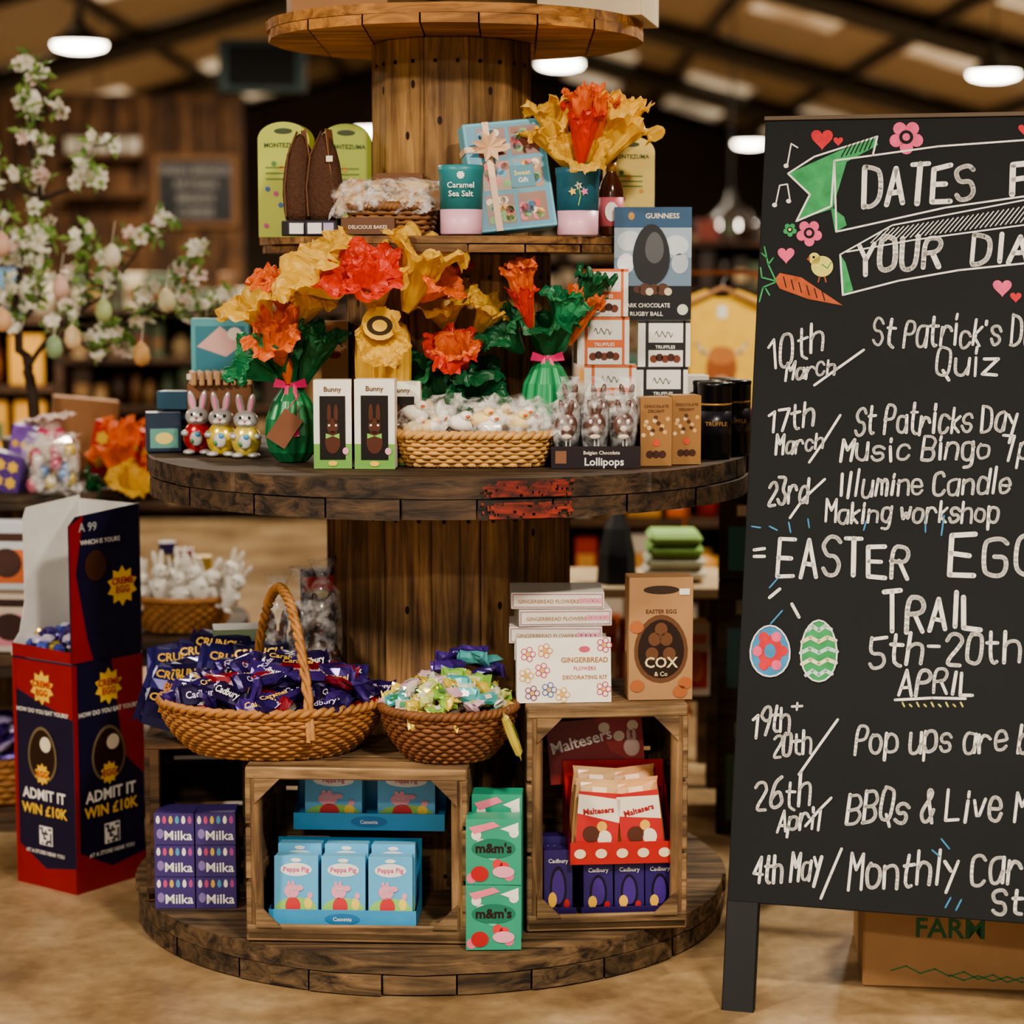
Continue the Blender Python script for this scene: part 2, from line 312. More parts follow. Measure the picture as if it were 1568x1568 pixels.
# ------------------------------------------------------------ crates
W_CR=wood('crate_wood','#5a4024','#b08c5c','X',18,stain=.45); W_CRD=wood('crate_dark','#33200f','#7a5832','X',15,stain=.5); W_CRZ=wood('crate_post','#5a4024','#a67e4e','Z',18,stain=.45)
def crate(x0,y0,z0,w,d,h,rot,mat,mz,braces=True,th=.012):
    b=MB('wooden_crate')
    b.box((w/2,d/2,.012),(w-.004,d,.016),mat,bev=.002)
    n=3; hh=(d-.01)/n
    for i in range(n): b.box((w/2,.005+hh*(i+.5),h-th/2),(w,hh-.006,th),mat,bev=.002)
    b.box((w/2,.006,.017),(w,th,.034),mat,bev=.003); b.box((w/2,.006,h-.012),(w-.002,th,.024),mat,bev=.003)
    for sx in(0,1):
        x=th/2+sx*(w-th); m=3; k=(h-.02)/m
        for i in range(m): b.box((x,d/2,.012+k*(i+.5)),(th,d-.004,k-.008),mat,bev=.002)
        for y in(.014,d-.014): b.box((x+(.02 if sx==0 else -.02)*.7,y,h/2),(.024,.024,h-.016),mz,bev=.003)
    for i in range(3): b.box((w/2,d-.006,.02+(h-.03)/3*(i+.5)),(w-.03,th,(h-.03)/3-.01),mat,bev=.002)
    if braces:
        for sx in(0,1):
            for sz in(0,1):
                x=.02 if sx==0 else w-.02; z=.03 if sz==0 else h-.022; dx=.05*(1-2*sx); dz=.05*(1-2*sz)
                pts=[(x,z),(x+dx,z),(x,z+dz)]
                if (dx*dz)<0: pts=pts[::-1]
                b.prism(pts,0,.008,mat,FR(0,.004,0))
    return b.finish((x0,y0,z0),(0,0,math.radians(rot)))
crate(-.527,-.555,.081,.44,.32,.352,-3,W_CR,W_CRZ)
crate(-.77,-.29,.081,.235,.34,.35,4,W_CRD,W_CRD,False)
crate(.03,-.50,.081,.325,.30,.46,5,W_CR,W_CRZ)
# ------------------------------------------------------------ product art
def art_pig(b,F,w,h):
    b.rect(F,0,0,w,h,P('#56b4e4',.4),1); b.oval(F,w*.5,h*.2,w*.49,h*.19,P('#8fce5a',.5),2); b.rect(F,0,0,w,h*.16,P('#8fce5a',.5),2)
    b.oval(F,w*.5,h*.8,w*.36,h*.1,WHITE,2); b.txt(F,'Peppa Pig',w*.5,h*.77,h*.1,P('#d64a8c',.5),3,.02)
    b.oval(F,w*.4,h*.48,w*.17,h*.11,PINK,4); b.oval(F,w*.58,h*.53,w*.09,h*.045,PINK,5); b.oval(F,w*.43,h*.26,w*.17,h*.14,P('#d9343c',.5),4)
    for dx in(.33,.43): b.oval(F,w*dx,h*.6,w*.035,h*.035,PINK,5); b.oval(F,w*(dx+.03),h*.51,w*.025,h*.018,WHITE,6); b.oval(F,w*(dx+.03),h*.51,w*.01,h*.009,BLACK,7)
    b.oval(F,w*.87,h*.12,w*.08,w*.08,RED,5); b.oval(F,w*.5,h*.94,w*.12,h*.03,WHITE,3)
    b.oval(F,w*.78,h*.3,w*.09,h*.09,P('#f6d743',.5),3); b.oval(F,w*.82,h*.42,w*.06,h*.05,PINK,4)
def art_milka(b,F,w,h):
    b.rect(F,0,0,w,h,P('#443478',.4),1); b.txt(F,'Milka',w*.6,h*.16,h*.42,WHITE,3)
    for i,c in enumerate(('#e8e2d6','#cc4a7a','#d9b23c','#4a9ac0','#e8e2d6','#b04a8c')): b.oval(F,w*(.1+i*.16),h*.8,w*.05,h*.13,P(c,.4),2,egg=.15)
    b.oval(F,w*.15,h*.35,w*.09,h*.16,P('#8a76b4',.4),2)
def art_mm(b,F,w,h):
    b.rect(F,0,0,w,h,P('#15a07c',.4),1)
    for i in range(9):
        c=['#e86a8a','#f0c8c8','#e0343c','#f4e4da','#58c8a8'][i%5]; x=w*(.1+.8*((i*.37)%1)); y=h*(.1+.8*((i*.61)%1))
        b.oval(F,x,y,w*.09,h*.08,P(c,.45),2)
    b.poly(F,[(w*.05,h*.88),(w*.5,h*.97),(w*.62,h*.9),(w*.15,h*.78)],P('#f07a94',.45),3); b.poly(F,[(w*.62,h*.86),(w*.95,h*.96),(w*.95,h*.76)],P('#f6eee4',.45),3)
    b.oval(F,w*.5,h*.56,w*.4,h*.15,P('#0f7a60',.4),3); b.txt(F,"m&m's",w*.5,h*.5,h*.2,P('#2a140c',.4),5,bold=.03)
    b.oval(F,w*.25,h*.17,w*.16,h*.12,RED,4); b.oval(F,w*.68,h*.2,w*.2,h*.09,PINK,4)
def art_purpegg(b,F,w,h):
    b.rect(F,0,0,w,h,P('#33206e',.35),1); b.oval(F,w*.5,h*.42,w*.3,h*.33,P('#120a2a',.3),2,egg=.1); b.oval(F,w*.5,h*.42,w*.22,h*.27,P('#4a2c8c',.3),3,egg=.1)
    b.oval(F,w*.3,h*.22,w*.15,h*.12,P('#f0b81c',.4),4); b.txt(F,'Cadbury',w*.5,h*.8,w*.2,WHITE,4); b.oval(F,w*.8,h*.15,w*.1,h*.08,RED,4)
def art_malt(b,F,w,h):
    b.rect(F,0,0,w,h,P('#c8201e',.35),1); b.poly(F,[(0,h*.62),(w,h*.5),(w,h*.9),(0,h*.95)],P('#efe2cc',.4),2); b.txt(F,'Maltesers',w*.5,h*.64,w*.19,P('#b01818',.4),4,.035,rot=.15)
    b.oval(F,w*.35,h*.28,w*.2,h*.14,P('#5a2a14',.4),4); b.oval(F,w*.68,h*.22,w*.17,h*.14,P('#efe0c8',.4),4); b.oval(F,w*.6,h*.42,w*.12,h*.09,P('#e8b428',.4),3); b.oval(F,w*.3,h*.08,w*.1,h*.05,CREAM,4)
def art_ginger(b,F,w,h):
    b.rect(F,0,0,w,h,P('#ece6da',.5),1); PK=P('#c8526a',.5)
    b.txt(F,'GINGERBREAD',w*.72,h*.62,h*.11,P('#a8702c',.5),3,.02); b.txt(F,'FLOWERS',w*.72,h*.5,h*.08,PK,3); b.txt(F,'DECORATING KIT',w*.72,h*.36,h*.085,P('#a8702c',.5),3,.02); b.oval(F,w*.72,h*.82,w*.06,h*.05,PK,2)
    for x,y,c in((.12,.75,'#c8526a'),(.3,.8,'#d98a3c'),(.1,.42,'#d9a84a'),(.27,.5,'#c8526a'),(.16,.15,'#8a4a6a'),(.34,.2,'#5a6aa0'),(.48,.12,'#d9a84a'),(.92,.2,'#c8526a'),(.93,.88,'#c8526a')):
        for k in range(5): b.oval(F,w*x+h*.075*math.cos(k*1.257),h*y+h*.075*math.sin(k*1.257),h*.05,h*.05,P(c,.5),2,10)
        for k in range(5): b.oval(F,w*x+h*.075*math.cos(k*1.257),h*y+h*.075*math.sin(k*1.257),h*.033,h*.033,P('#ece6da',.5),3,10)
        b.oval(F,w*x,h*y,h*.03,h*.03,P('#e0b23c',.5),4,10)
def art_cox(b,F,w,h):
    b.oval(F,w*.5,h*.9,w*.28,h*.035,P('#3a2412',.6),1); b.txt(F,'EASTER EGG',w*.5,h*.71,h*.045,P('#5a3a1c',.6),2)
    b.oval(F,w*.5,h*.42,w*.42,h*.28,P('#6b4424',.5),1,24,egg=.08); b.oval(F,w*.5,h*.42,w*.36,h*.24,P('#2a160c',.4),2,24,egg=.08)
    for x,y in((.4,.5),(.58,.5),(.5,.58),(.36,.38),(.63,.38)): b.oval(F,w*x,h*y,w*.1,h*.055,P('#6e4526',.5),3)
    b.txt(F,'COX',w*.5,h*.27,h*.12,P('#e6cf9a',.5),5,.02); b.txt(F,'& Co',w*.5,h*.2,h*.05,P('#e6cf9a',.5),5)
    for x,y in((.12,.6),(.13,.12),(.88,.14),(.8,.07)): b.oval(F,w*x,h*y,w*.11,h*.05,P('#b5642c',.5),4)
    b.rect(F,w*.78,h*.86,w*.16,h*.05,WHITE,4)
def art_bunnybox(b,F,w,h):
    b.rect(F,0,0,w,h,P('#e8e4d4',.5),1); b.rect(F,0,0,w,h*.28,P('#6aa83c',.5),2); b.rect(F,w*.16,h*.1,w*.68,h*.72,P('#1c120c',.3),3)
    b.txt(F,'Bunny',w*.5,h*.87,h*.08,P('#6a4a2a',.5),4)
    CH=P('#5a2e18',.3); b.oval(F,w*.5,h*.3,w*.2,h*.13,CH,5); b.oval(F,w*.5,h*.48,w*.15,h*.09,CH,5)
    for x in(.41,.59): b.oval(F,w*x,h*.62,w*.055,h*.11,CH,5); b.oval(F,w*x,h*.49,w*.03,h*.012,WHITE,6)
    b.poly(F,[(w*.32,h*.4),(w*.5,h*.37),(w*.32,h*.34)],P('#7ac24a',.4),6); b.poly(F,[(w*.68,h*.4),(w*.5,h*.37),(w*.68,h*.34)],P('#7ac24a',.4),6)
    b.oval(F,w*.5,h*.06,w*.12,h*.03,YEL,6); b.oval(F,w*.84,h*.2,w*.08,h*.04,PINK,6)
def art_guin(b,F,w,h):
    b.rect(F,0,0,w,h,P('#6d8aa4',.4),1); b.rect(F,0,h*.55,w,h*.45,P('#9ab0c2',.4),2)
    for x,y,s,c in((.2,.7,.3,'#c4ced6'),(.8,.66,.3,'#c9d2da'),(.5,.5,.4,'#a9b6c2'),(.15,.5,.2,'#e0e2e4'),(.85,.5,.2,'#b4c0ca')): b.oval(F,w*x,h*y,min(w*s*.55,w*x*.98,w*(1-x)*.98),h*.09,P(c,.5),3)
    b.rect(F,0,h*.82,w,h*.18,P('#28557c',.4),4); b.txt(F,'GUINNESS',w*.62,h*.9,h*.065,P('#e8e0c8',.4),6); b.oval(F,w*.22,h*.92,w*.04,h*.035,GOLD,6)
    b.rect(F,0,0,w,h*.3,P('#101216',.4),4); b.oval(F,w*.48,h*.58,w*.24,h*.27,P('#2c2c30',.3),6,28,egg=.12); b.oval(F,w*.52,h*.64,w*.12,h*.14,P('#5c5e62',.3),7,20,egg=.12)
    for x,r in((.4,.08),(.52,.07),(.63,.08),(.3,.05)): b.oval(F,w*x,h*.27,w*r,w*r,P('#5a3420',.4),7); 
    for x in(.46,.7): b.oval(F,w*x,h*.25,w*.05,w*.05,P('#d8c8a0',.5),8)
    b.txt(F,'DARK CHOCOLATE',w*.42,h*.11,h*.052,WHITE,9,sx=.9); b.txt(F,'RUGBY BALL',w*.42,h*.035,h*.052,WHITE,9); b.oval(F,w*.89,h*.09,w*.07,w*.07,P('#d8d4c8',.5),6)
def art_truf(col):
    def f(b,F,w,h):
        b.rect(F,0,0,w,h,P('#e9e6dd',.45),1); c=P(col,.45); b.rect(F,w*.14,0,w*.06,h,c,2); b.rect(F,w*.86,0,w*.05,h,c,2); b.rect(F,0,h*.94,w,h*.06,c,2); b.rect(F,w*.16,h*.36,w*.72,h*.16,c,3)
        b.txt(F,'TRUFFLES',w*.52,h*.39,h*.1,WHITE,5); b.line(F,[(w*(.32+.034*i),h*(.70+.07*math.sin(i*1.9))) for i in range(11)],w*.012,P('#3a2a22',.5),4)
        for i in range(5): b.oval(F,w*(.3+.11*i),h*(.17+.03*(i%2)),w*.075,w*.075,P(['#7a3a1c','#4a2412'][i%2],.4),4,12)
    return f
def art_gold(b,F,w,h):
    b.rect(F,0,0,w,h,P('#a5753a',.4,.2),1)
    for i in range(13): b.oval(F,w*(.1+.8*((i*.37)%1)),h*(.45+.28*((i*.23)%1)),w*.07,w*.07,P(['#e4c894','#5a3018','#d9a860'][i%3],.4),2,10)
    b.txt(F,'CHOCOLATE',w*.5,h*.85,w*.13,P('#5a2f14',.5),3); b.txt(F,'DELIGHT',w*.5,h*.78,w*.13,P('#5a2f14',.5),3)
    for i in range(3): b.oval(F,w*(.3+.2*i),h*.17,w*.12,w*.12,P('#4a2412',.4),4,12)
    b.oval(F,w*.5,h*.34,w*.12,w*.12,P('#d94a2a',.4),4,12)
# --- base level
tb=P('#2a9ad0',.4)
def tray_of_boxes(name,x,y,z,w,n,bw,bh,fh,rot,mat,art,label,rows=1,backh=0,lc=WHITE,bd=.05):
    b=MB(name); D=bd*rows+.03
    b.box((0,0,fh/2),(w,.003,fh),mat); b.box((0,D/2,.003),(w,D,.004),mat); b.box((0,D,max(backh,fh)/2),(w,.003,max(backh,fh)),mat)
    for sx in(-1,1):
        M=Matrix.Translation((sx*w/2,0,0))
        b.add([(0,0,0),(0,D,0),(0,D,max(backh*.8,fh)),(0,D*.5,fh*1.2),(0,0,fh)],[(0,1,2,3,4)],mat,False,M)
    for r in range(rows):
        for i in range(n):
            cx=(i-(n-1)/2)*(w-.01)/n; yy=.01+r*bd; dz=.004+r*.012
            T=Matrix.Translation((cx,yy,dz))@Matrix.Rotation(math.radians(rnd.uniform(-3,3)),4,'Z')@Matrix.Rotation(math.radians(-4),4,'X')
            old=b.M; b.M=old@T; b.box((0,bd*.45,bh/2),(bw,bd*.8,bh),P('#6ab8dc',.5) if art is art_pig else PURP,bev=.002); art(b,FR(-bw/2,bd*.05,0),bw,bh); b.M=old
    if label: b.oval(FR(-w/2,-.002,0),w*.5,fh*.5,w*.12,fh*.32,P('#1c7ab4',.4),1); b.txt(FR(-w/2,-.002,0),label,w*.5,fh*.4,fh*.3,lc,2)
    return b.finish((x,y,z),(0,0,math.radians(rot)))
tray_of_boxes('easter_egg_display_tray',-.338,-.535,.102,.295,3,.088,.136,.036,-3,tb,art_pig,'Cassetta',2,.15)
tray_of_boxes('easter_egg_display_tray',-.292,-.41,.268,.31,2,.118,.118,.035,-3,tb,art_pig,'Cassetta',1,.14)
for r in range(3):
    for c in range(2): pbox('chocolate_egg_carton',-.703+.086*c,-.335,.081+.068*r,.083,.08,.0665,P('#443478',.4),art_milka,rot=rnd.uniform(-2,3))
for r in range(2): pbox('chocolate_sweet_box',-.036,-.61,.081+.131*r,.108,.06,.13,P('#15a07c',.4),art_mm,rot=[2,-1][r])
for r in range(2): pbox('chocolate_sweet_box',-.03,-.53,.081+.146*r,.1,.06,.145,P('#15a07c',.4),art_mm,rot=-3)
tray_of_boxes('cream_egg_display_tray',.24,-.455,.102,.2,3,.06,.105,.02,5,P('#2c1a5e',.4),art_purpegg,None,2,.06,bd=.06)
tray_of_boxes('cream_egg_display_tray',.095,-.465,.102,.07,1,.058,.13,.02,5,P('#2c1a5e',.4),art_purpegg,None,2,.06,bd=.06)
# chocolate bag tray with header card
b=MB('chocolate_bag_display_tray'); rt=P('#c4211f',.4)
b.box((0,0,.02),(.21,.003,.045),rt); b.box((0,.07,.001),(.21,.14,.004),rt); b.box((0,.14,.09),(.21,.003,.18),rt)
for s_ in(-1,1): b.add([(s_*.105,0,0),(s_*.105,.14,0),(s_*.105,.14,.17),(s_*.105,0,.045)],[(0,1,2,3)],rt)
F=FR(-.105,-.002,0); 
for i in range(5): b.oval(F,.02+.043*i,.02,.012,.01,P('#efd9b0',.5),2,12)
for k in range(2):
    for i in range(2):
        T=Matrix.Translation((-.052+.1*i,.012+.05*(1-k),.01+.014*(1-k)))@Matrix.Rotation(math.radians(-9),4,'X')@Matrix.Rotation(math.radians([5,-6][i]),4,'Y')
        b.M=T; w_,h_=.098,.155
        V=[];Fc=[]
        for iz,(t,dp,ww) in enumerate(((0,.002,1),(.05,.004,.96),(.09,.013,1),(.35,.02,1),(.7,.018,.98),(.9,.008,.95),(.95,.003,.97),(1,.002,1.02))):
            for j in range(10): a=2*pi*j/10; V.append((w_/2*ww*math.cos(a),.02+dp*math.sin(a),h_*t))
        for iz in range(7):
            for j in range(10): jj=(j+1)%10; Fc.append((iz*10+j,iz*10+jj,(iz+1)*10+jj,(iz+1)*10+j))
        b.add(V,Fc,P('#dfa05c' if i else '#d8aa6c',.3),False)
        art_malt(b,FR(-.043,-.0025,.012),.086,.118); b.M=Matrix()
b.M=Matrix.Translation((-.03,.142,.14))@Matrix.Rotation(math.radians(-6),4,'X')@Matrix.Rotation(math.radians(-4),4,'Y')
b.box((0,.002,.06),(.2,.003,.13),P('#8a1718',.4)); Fh=FR(-.1,0,-.005); b.poly(Fh,[(.1,.13),(.2,.13),(.2,.02),(.13,.06)],P('#a82a2c',.4),1); b.txt(Fh,'Maltesers',.072,.075,.034,WHITE,3,.02,rot=.18)
for x,y in((.12,.11),(.15,.09),(.18,.11)): b.oval(Fh,x,y,.012,.011,P('#e8dcc4',.5),2,12)
b.ell((.075,-.002,.06),(.018,.003,.02),P('#d9b8b0',.5)); b.ell((.07,-.002,.085),(.005,.003,.014),P('#d9b8b0',.5)); b.ell((.082,-.002,.085),(.005,.003,.014),P('#d9b8b0',.5))
b.M=Matrix(); b.finish((.222,-.455,.213),(0,0,math.radians(5)))
# on the right crate
for i in range(6): pbox('gingerbread_kit_box',.103+[.0,.004,-.003,-.014,.006,-.010][i],-.375,.542+.0355*i,.19,.14,.034,P('#ece6da',.5),lambda b,F,w,h:(b.rect(F,.003,.003,w-.006,h-.006,P('#b5748c',.5),1),b.rect(F,.005,.005,w-.01,h-.01,P('#efe8dc',.5),2),b.txt(F,'GINGERBREAD FLOWERS',w*.4,h*.35,h*.32,P('#a8702c',.5),3),[b.oval(F,w*(.75+.05*k),h*.5,.006,.006,PINK,3,8) for k in range(5)]),rot=[0,2,-1,0,4,1][i])
pbox('gingerbread_kit_box',.105,-.455,.542,.19,.035,.13,P('#ece6da',.5),art_ginger,rot=4,tilt=-8)
pbox('easter_egg_gift_box',.300,-.43,.542,.13,.07,.25,P('#b08454',.7),art_cox,rot=4)
# ------------------------------------------------------------ wicker baskets
def basket(name,x,y,z,rx0,ry0,rx1,ry1,h,rows,mat,rimmat,nst=26,rot=0,e=1.0,rx_sq=2.0):
    b=MB(name); tr=h/rows*.6
    def P2(a,rx,ry): 
        ca,sa=math.cos(a),math.sin(a); k=(abs(ca)**rx_sq+abs(sa)**rx_sq)**(-1/rx_sq); return ca*k*rx,sa*k*ry
    n=nst*4
    for i in range(rows):
        t=i/(rows-1); q=math.sin(t*pi/2)**.9; rx=rx0+(rx1-rx0)*q; ry=ry0+(ry1-ry0)*q; pts=[]
        for j in range(n):
            a=2*pi*j/n; o=.0035*math.sin(nst/2*a*2+i*pi)*e; px,py=P2(a,rx+o,ry+o); pts.append((px,py,tr+t*(h-tr)))
        b.tube(pts,tr,mat,5,True)
    for j in range(nst):
        a=2*pi*(j+.5)/nst; pts=[]
        for i in range(5):
            t=i/4; q=math.sin(t*pi/2)**.9; px,py=P2(a,rx0+(rx1-rx0)*q,ry0+(ry1-ry0)*q); pts.append((px,py,.002+t*h))
        b.tube(pts,.003,mat,5)
    for k in range(2):
        pts=[]
        for j in range(160):
            a=2*pi*j/160; ph=a*30+k*pi; px,py=P2(a,rx1+.002+.005*math.cos(ph),ry1+.002+.005*math.cos(ph)); pts.append((px,py,h+.003+.005*math.sin(ph)))
        b.tube(pts,.0065,rimmat,5,True)
    b.prism([P2(2*pi*i/24,rx0*.98,ry0*.98) for i in range(24)],0,.006,mat)
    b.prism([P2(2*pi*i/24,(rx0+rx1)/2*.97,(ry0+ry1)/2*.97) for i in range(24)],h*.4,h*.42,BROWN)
    return b,(x,y,z),(0,0,math.radians(rot))
WK=P('#a8702e',.6,var=.35,sc_=40); WKD=P('#7d4c22',.6,var=.35,sc_=40); WKL=P('#d09a4c',.6,var=.25,sc_=40); WKR=P('#8a5a2a',.6,var=.3,sc_=30)
b,l,r=basket('wicker_basket',-.49,-.385,.434,.165,.12,.225,.165,.10,13,WK,WK,34,rot=-3)
# arched handle, twisted strands
for k in range(3):
    pts=[]
    for i in range(61):
        t=i/60; a=pi*t; px=.10-.16*t; py=-.150+.30*t; pz=.08+.25*math.sin(a)**.7 if 0<a<pi else .05
        ph=t*60+k*2.09; pts.append((px+.006*math.cos(ph),py*(1.0),pz+.006*math.sin(ph)))
    b.tube(pts,.006,WK,5)
b.finish(l,r)
b,l,r=basket('wicker_basket',-.127,-.455,.434,.085,.08,.132,.12,.10,12,WKD,WKD,26); b.finish(l,r)
def wrap_piece(b,T,L,W_,H,mat,mat2=None,cr=0,rr=None,label=None):
    xs=[(-1,.95,.05),(-.86,.8,.12),(-.74,1,.8),(-.3,.97,1),(.3,1,.96),(.74,1,.8),(.86,.8,.12),(1,.95,.05)]; V=[];F=[]
    for x,w,h in xs:
        for j in range(8):
            a=2*pi*j/8; q=1+(rr.uniform(-cr,cr) if rr else 0); V.append((x*L/2+(rr.uniform(-cr,cr)*L*.1 if rr else 0),w*q*W_/2*math.cos(a),h*q*H/2*math.sin(a)+(rr.uniform(-cr,cr)*H*.3 if rr else 0)))
    for i in range(7):
        for j in range(8): k=(j+1)%8; F.append((i*8+j,i*8+k,(i+1)*8+k,(i+1)*8+j))
    b.add(V,F[:],mat,False,T)
    if mat2: b.add([(-.22*L,-.16*W_,.53*H),(.1*L,-.16*W_,.53*H),(.1*L,.2*W_,.53*H),(-.2*L,.2*W_,.53*H)],[(0,1,2,3)],mat2,False,T)
    if label: b.txt(T,label[0],.03*L,-.13*W_,W_*.42,label[1],H*.58/.0005,.02,sx=.9)
def heap(name,x,y,z,rx,ry,h,n,L,W_,H,mats,seed,acc=None,tilt=.6,parent=None,over=1.0,labels=None,cr=.14):
    rr=random.Random(seed); b=MB(name)
    for i in range(n):
        r=math.sqrt((i+.5)/n)*over; a=i*2.39996+rr.uniform(-.3,.3); pz=h*(1-r*r*.9)+rr.uniform(-.008,.016)
        T=Matrix.Translation((rx*r*math.cos(a),ry*r*math.sin(a),pz))@Matrix.Rotation(rr.gauss(0,.7)+(pi if rr.random()<.1 else 0),4,'Z')@Matrix.Rotation(rr.uniform(-tilt,tilt)+.75,4,'X')@Matrix.Rotation(rr.uniform(-tilt,tilt)*.6,4,'Y')
        wrap_piece(b,T,L*rr.uniform(.85,1.15),W_*rr.uniform(.85,1.15),H,mats[i%len(mats)],rr.choice(acc) if acc else None,cr,rr,rr.choice(labels) if labels else None)
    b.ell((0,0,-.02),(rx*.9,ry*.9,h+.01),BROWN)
    return b.finish((x,y,z))
fp=lambda c,r=.24: P(c,r,.3,sc_=20)
heap('wrapped_chocolate_bars',-.475,-.385,.525,.205,.145,.08,95,.092,.046,.024,[fp('#33206c'),fp('#4a2c8a'),fp('#241648'),fp('#3a2170'),fp('#8a1a2a'),fp('#2e1a5c')],3,None,tilt=.55,labels=[('Cadbury',WHITE),('Dairy Milk',WHITE),('Caramel',P('#e8c040',.4)),('Flake',P('#e8c040',.4)),('Cadbury',P('#c8b8e0',.4)),('Twirl',WHITE)])
heap('wrapped_sweets',-.127,-.455,.527,.12,.105,.06,80,.05,.03,.018,[fp('#8cc63f'),fp('#e8d048'),fp('#e0b8c8'),fp('#48b0b0'),fp('#e8e0d0'),fp('#d8c040'),fp('#d8e088')],5,[fp('#e8e2d8'),fp('#2e8a50'),fp('#e8c020'),fp('#e8e2d8')],tilt=1.0,over=1.04,cr=.22)
heap('wrapped_sweets',-.09,-.40,.60,.06,.05,.025,14,.055,.028,.016,[fp('#4a2c8a'),fp('#3a2170'),fp('#48a8a8')],6,tilt=1.1)
# sharing bags piled behind the basket
b=MB('chocolate_sharing_bags'); rr=random.Random(9)
for i in range(13):
    px=-.71+.042*(i%5)+rr.uniform(-.01,.01); py=-.28+.07*(i//5); pz=.49+.035*(i//5)+.014*(i%5)
    T=Matrix.Translation((px,py,pz))@Matrix.Rotation(rr.uniform(-.5,.3),4,'Z')@Matrix.Rotation(rr.uniform(.7,1.2),4,'X')@Matrix.Rotation(rr.uniform(-.4,.4),4,'Y')
    wrap_piece(b,T,.15,.10,.035,fp('#262064') if i%3 else fp('#1c1644'),None,.1,rr)
    b.txt(T,'CRUNCH',0,.004,.026,fp('#d8a830'),38,.03,sx=.95); b.txt(T,'BITES',0,-.022,.024,fp('#d08028'),38,.03,sx=.95)
    if i%3==1: b.oval(T,-.045,-.025,.016,.014,fp('#48a8d8'),39)
b.finish()
pbox('chocolate_box',-.585,-.12,.434,.12,.09,.2,P('#1f2a22',.4),lambda b,F,w,h:b.rect(F,0,h*.8,w,h*.2,P('#6a7a5a',.4),1),rot=10)
# clear bags with chocolate rabbits
CE=cello()
def bunny(b,T,s,body,ear,face=WHITE,inner=PINK):
    old=b.M; b.M=old@T@Matrix.Diagonal((s,s,s,1))
    b.ell((0,0,.34),(.24,.2,.34),body); b.ell((0,-.03,.75),(.2,.19,.19),ear)
    for q in(-1,1):
        b.ell((q*.09,0,1.05),(.065,.045,.22),ear,Matrix.Rotation(q*.14,4,'Y')); b.ell((q*.092,-.035,1.05),(.035,.02,.16),inner,Matrix.Rotation(q*.14,4,'Y'))
        b.ell((q*.19,-.1,.42),(.07,.09,.07),ear); b.ell((q*.13,-.13,.05),(.1,.14,.06),ear)
        b.ell((q*.07,-.205,.8),(.025,.012,.035),BLACK,seg=8,rings=6); b.ell((q*.05,-.2,.69),(.06,.04,.045),face,seg=10,rings=6)
    b.ell((0,-.235,.73),(.025,.02,.02),P('#d8607a',.4),seg=8,rings=6); b.M=old
b=MB('bagged_chocolate_rabbits'); CHO=P('#4a2614',.35)
for i,(x,y) in enumerate(((-.50,-.17),(-.445,-.19),(-.40,-.22))):
    bunny(b,Matrix.Translation((x,y,.50+.02*i)),.15,CHO,CHO,CHO,CHO)
    b.lathe([(.04,0),(.042,.1),(.038,.2),(.012,.23),(.03,.27)],CE,(x,y,.49+.02*i),14,pleat=.08,np_=5)
    b.box((x,y+.0,.46),(.05,.06,.06),CHO,bev=.004)
b.finish()
pbox('chocolate_gift_bag',-.415,-.12,.434,.07,.03,.33,P('#2a1a3c',.4),lambda b,F,w,h:[b.rect(F,0,h*.86,w,h*.1,RED,1)]+[b.oval(F,w*.5,h*(.6+.08*i),w*.3,h*.03,P('#d9c02a',.4),1) for i in range(4)],rot=20)
b=MB('yellow_sweet_packet'); wrap_piece(b,Matrix.Rotation(1.2,4,'Y'),.10,.05,.02,fp('#e8d84a'),fp('#8cc63f')); b.finish((.0,-.57,.50))
# ------------------------------------------------------------ tissue bouquets
def tp(c): return P(c,.42,var=.14,sc_=18,trans=.32,name='tissue_'+c.strip('#'))
TY=tp('#f4c02c'); TO=tp('#f2762a'); TR=tp('#e63c1c'); TG=tp('#0d6e3c'); TG2=tp('#1c9058')
def tissue(b,T,R_,H,mat,seed,n=84,rings=13,curl=2.0,fold=.13):
    rr=random.Random(seed); ph=rr.uniform(0,6.28); V=[];F=[]; k1=rr.choice((5,6,7)); p1=rr.uniform(0,6.28); S=seed*3.7
    for i in range(rings+1):
        t=i/rings
        for j in range(n):
            a=2*pi*j/n; ca,sa=math.cos(a),math.sin(a)
            c=1/max(abs(math.cos(a+ph)),abs(math.sin(a+ph)))
            n1=noise.noise(Vector((ca*1.3+S,sa*1.3,.3))); n2=noise.noise(Vector((ca*3.2,sa*3.2+S,t*1.5)))
            w=k1*a+p1+2.2*n2+1.2*t; fo=abs((w/pi)%2-1)*2-1 # triangle wave creases
            rad=R_*(.10+.86*t**.78)*(.80+.20*c)*(1+.30*n1*t)+fo*t*(1-.35*t)*R_*fold
            z=H*math.sin(t*curl)/max(math.sin(min(curl,pi/2)),.1)+H*.20*t*n2+fo*H*.06*t+H*.18*t*t*(c-1.2)
            q=Vector((rad*ca,rad*sa,z)); f=9/ max(R_,.04)*.35
            d=Vector((noise.noise(q*f+Vector((S,0,0))),noise.noise(q*f+Vector((0,S,0))),noise.noise(q*f+Vector((0,0,S)))))*R_*.22*t
            d+=Vector((noise.noise(q*f*2.7+Vector((S,0,9))),noise.noise(q*f*2.7+Vector((0,S,9))),noise.noise(q*f*2.7+Vector((9,0,S)))))*R_*.09*t
            V.append(q+d)
    for i in range(rings):
        for j in range(n): k=(j+1)%n; F.append((i*n+j,i*n+k,(i+1)*n+k,(i+1)*n+j))
    b.add(V,F,mat,False,T)
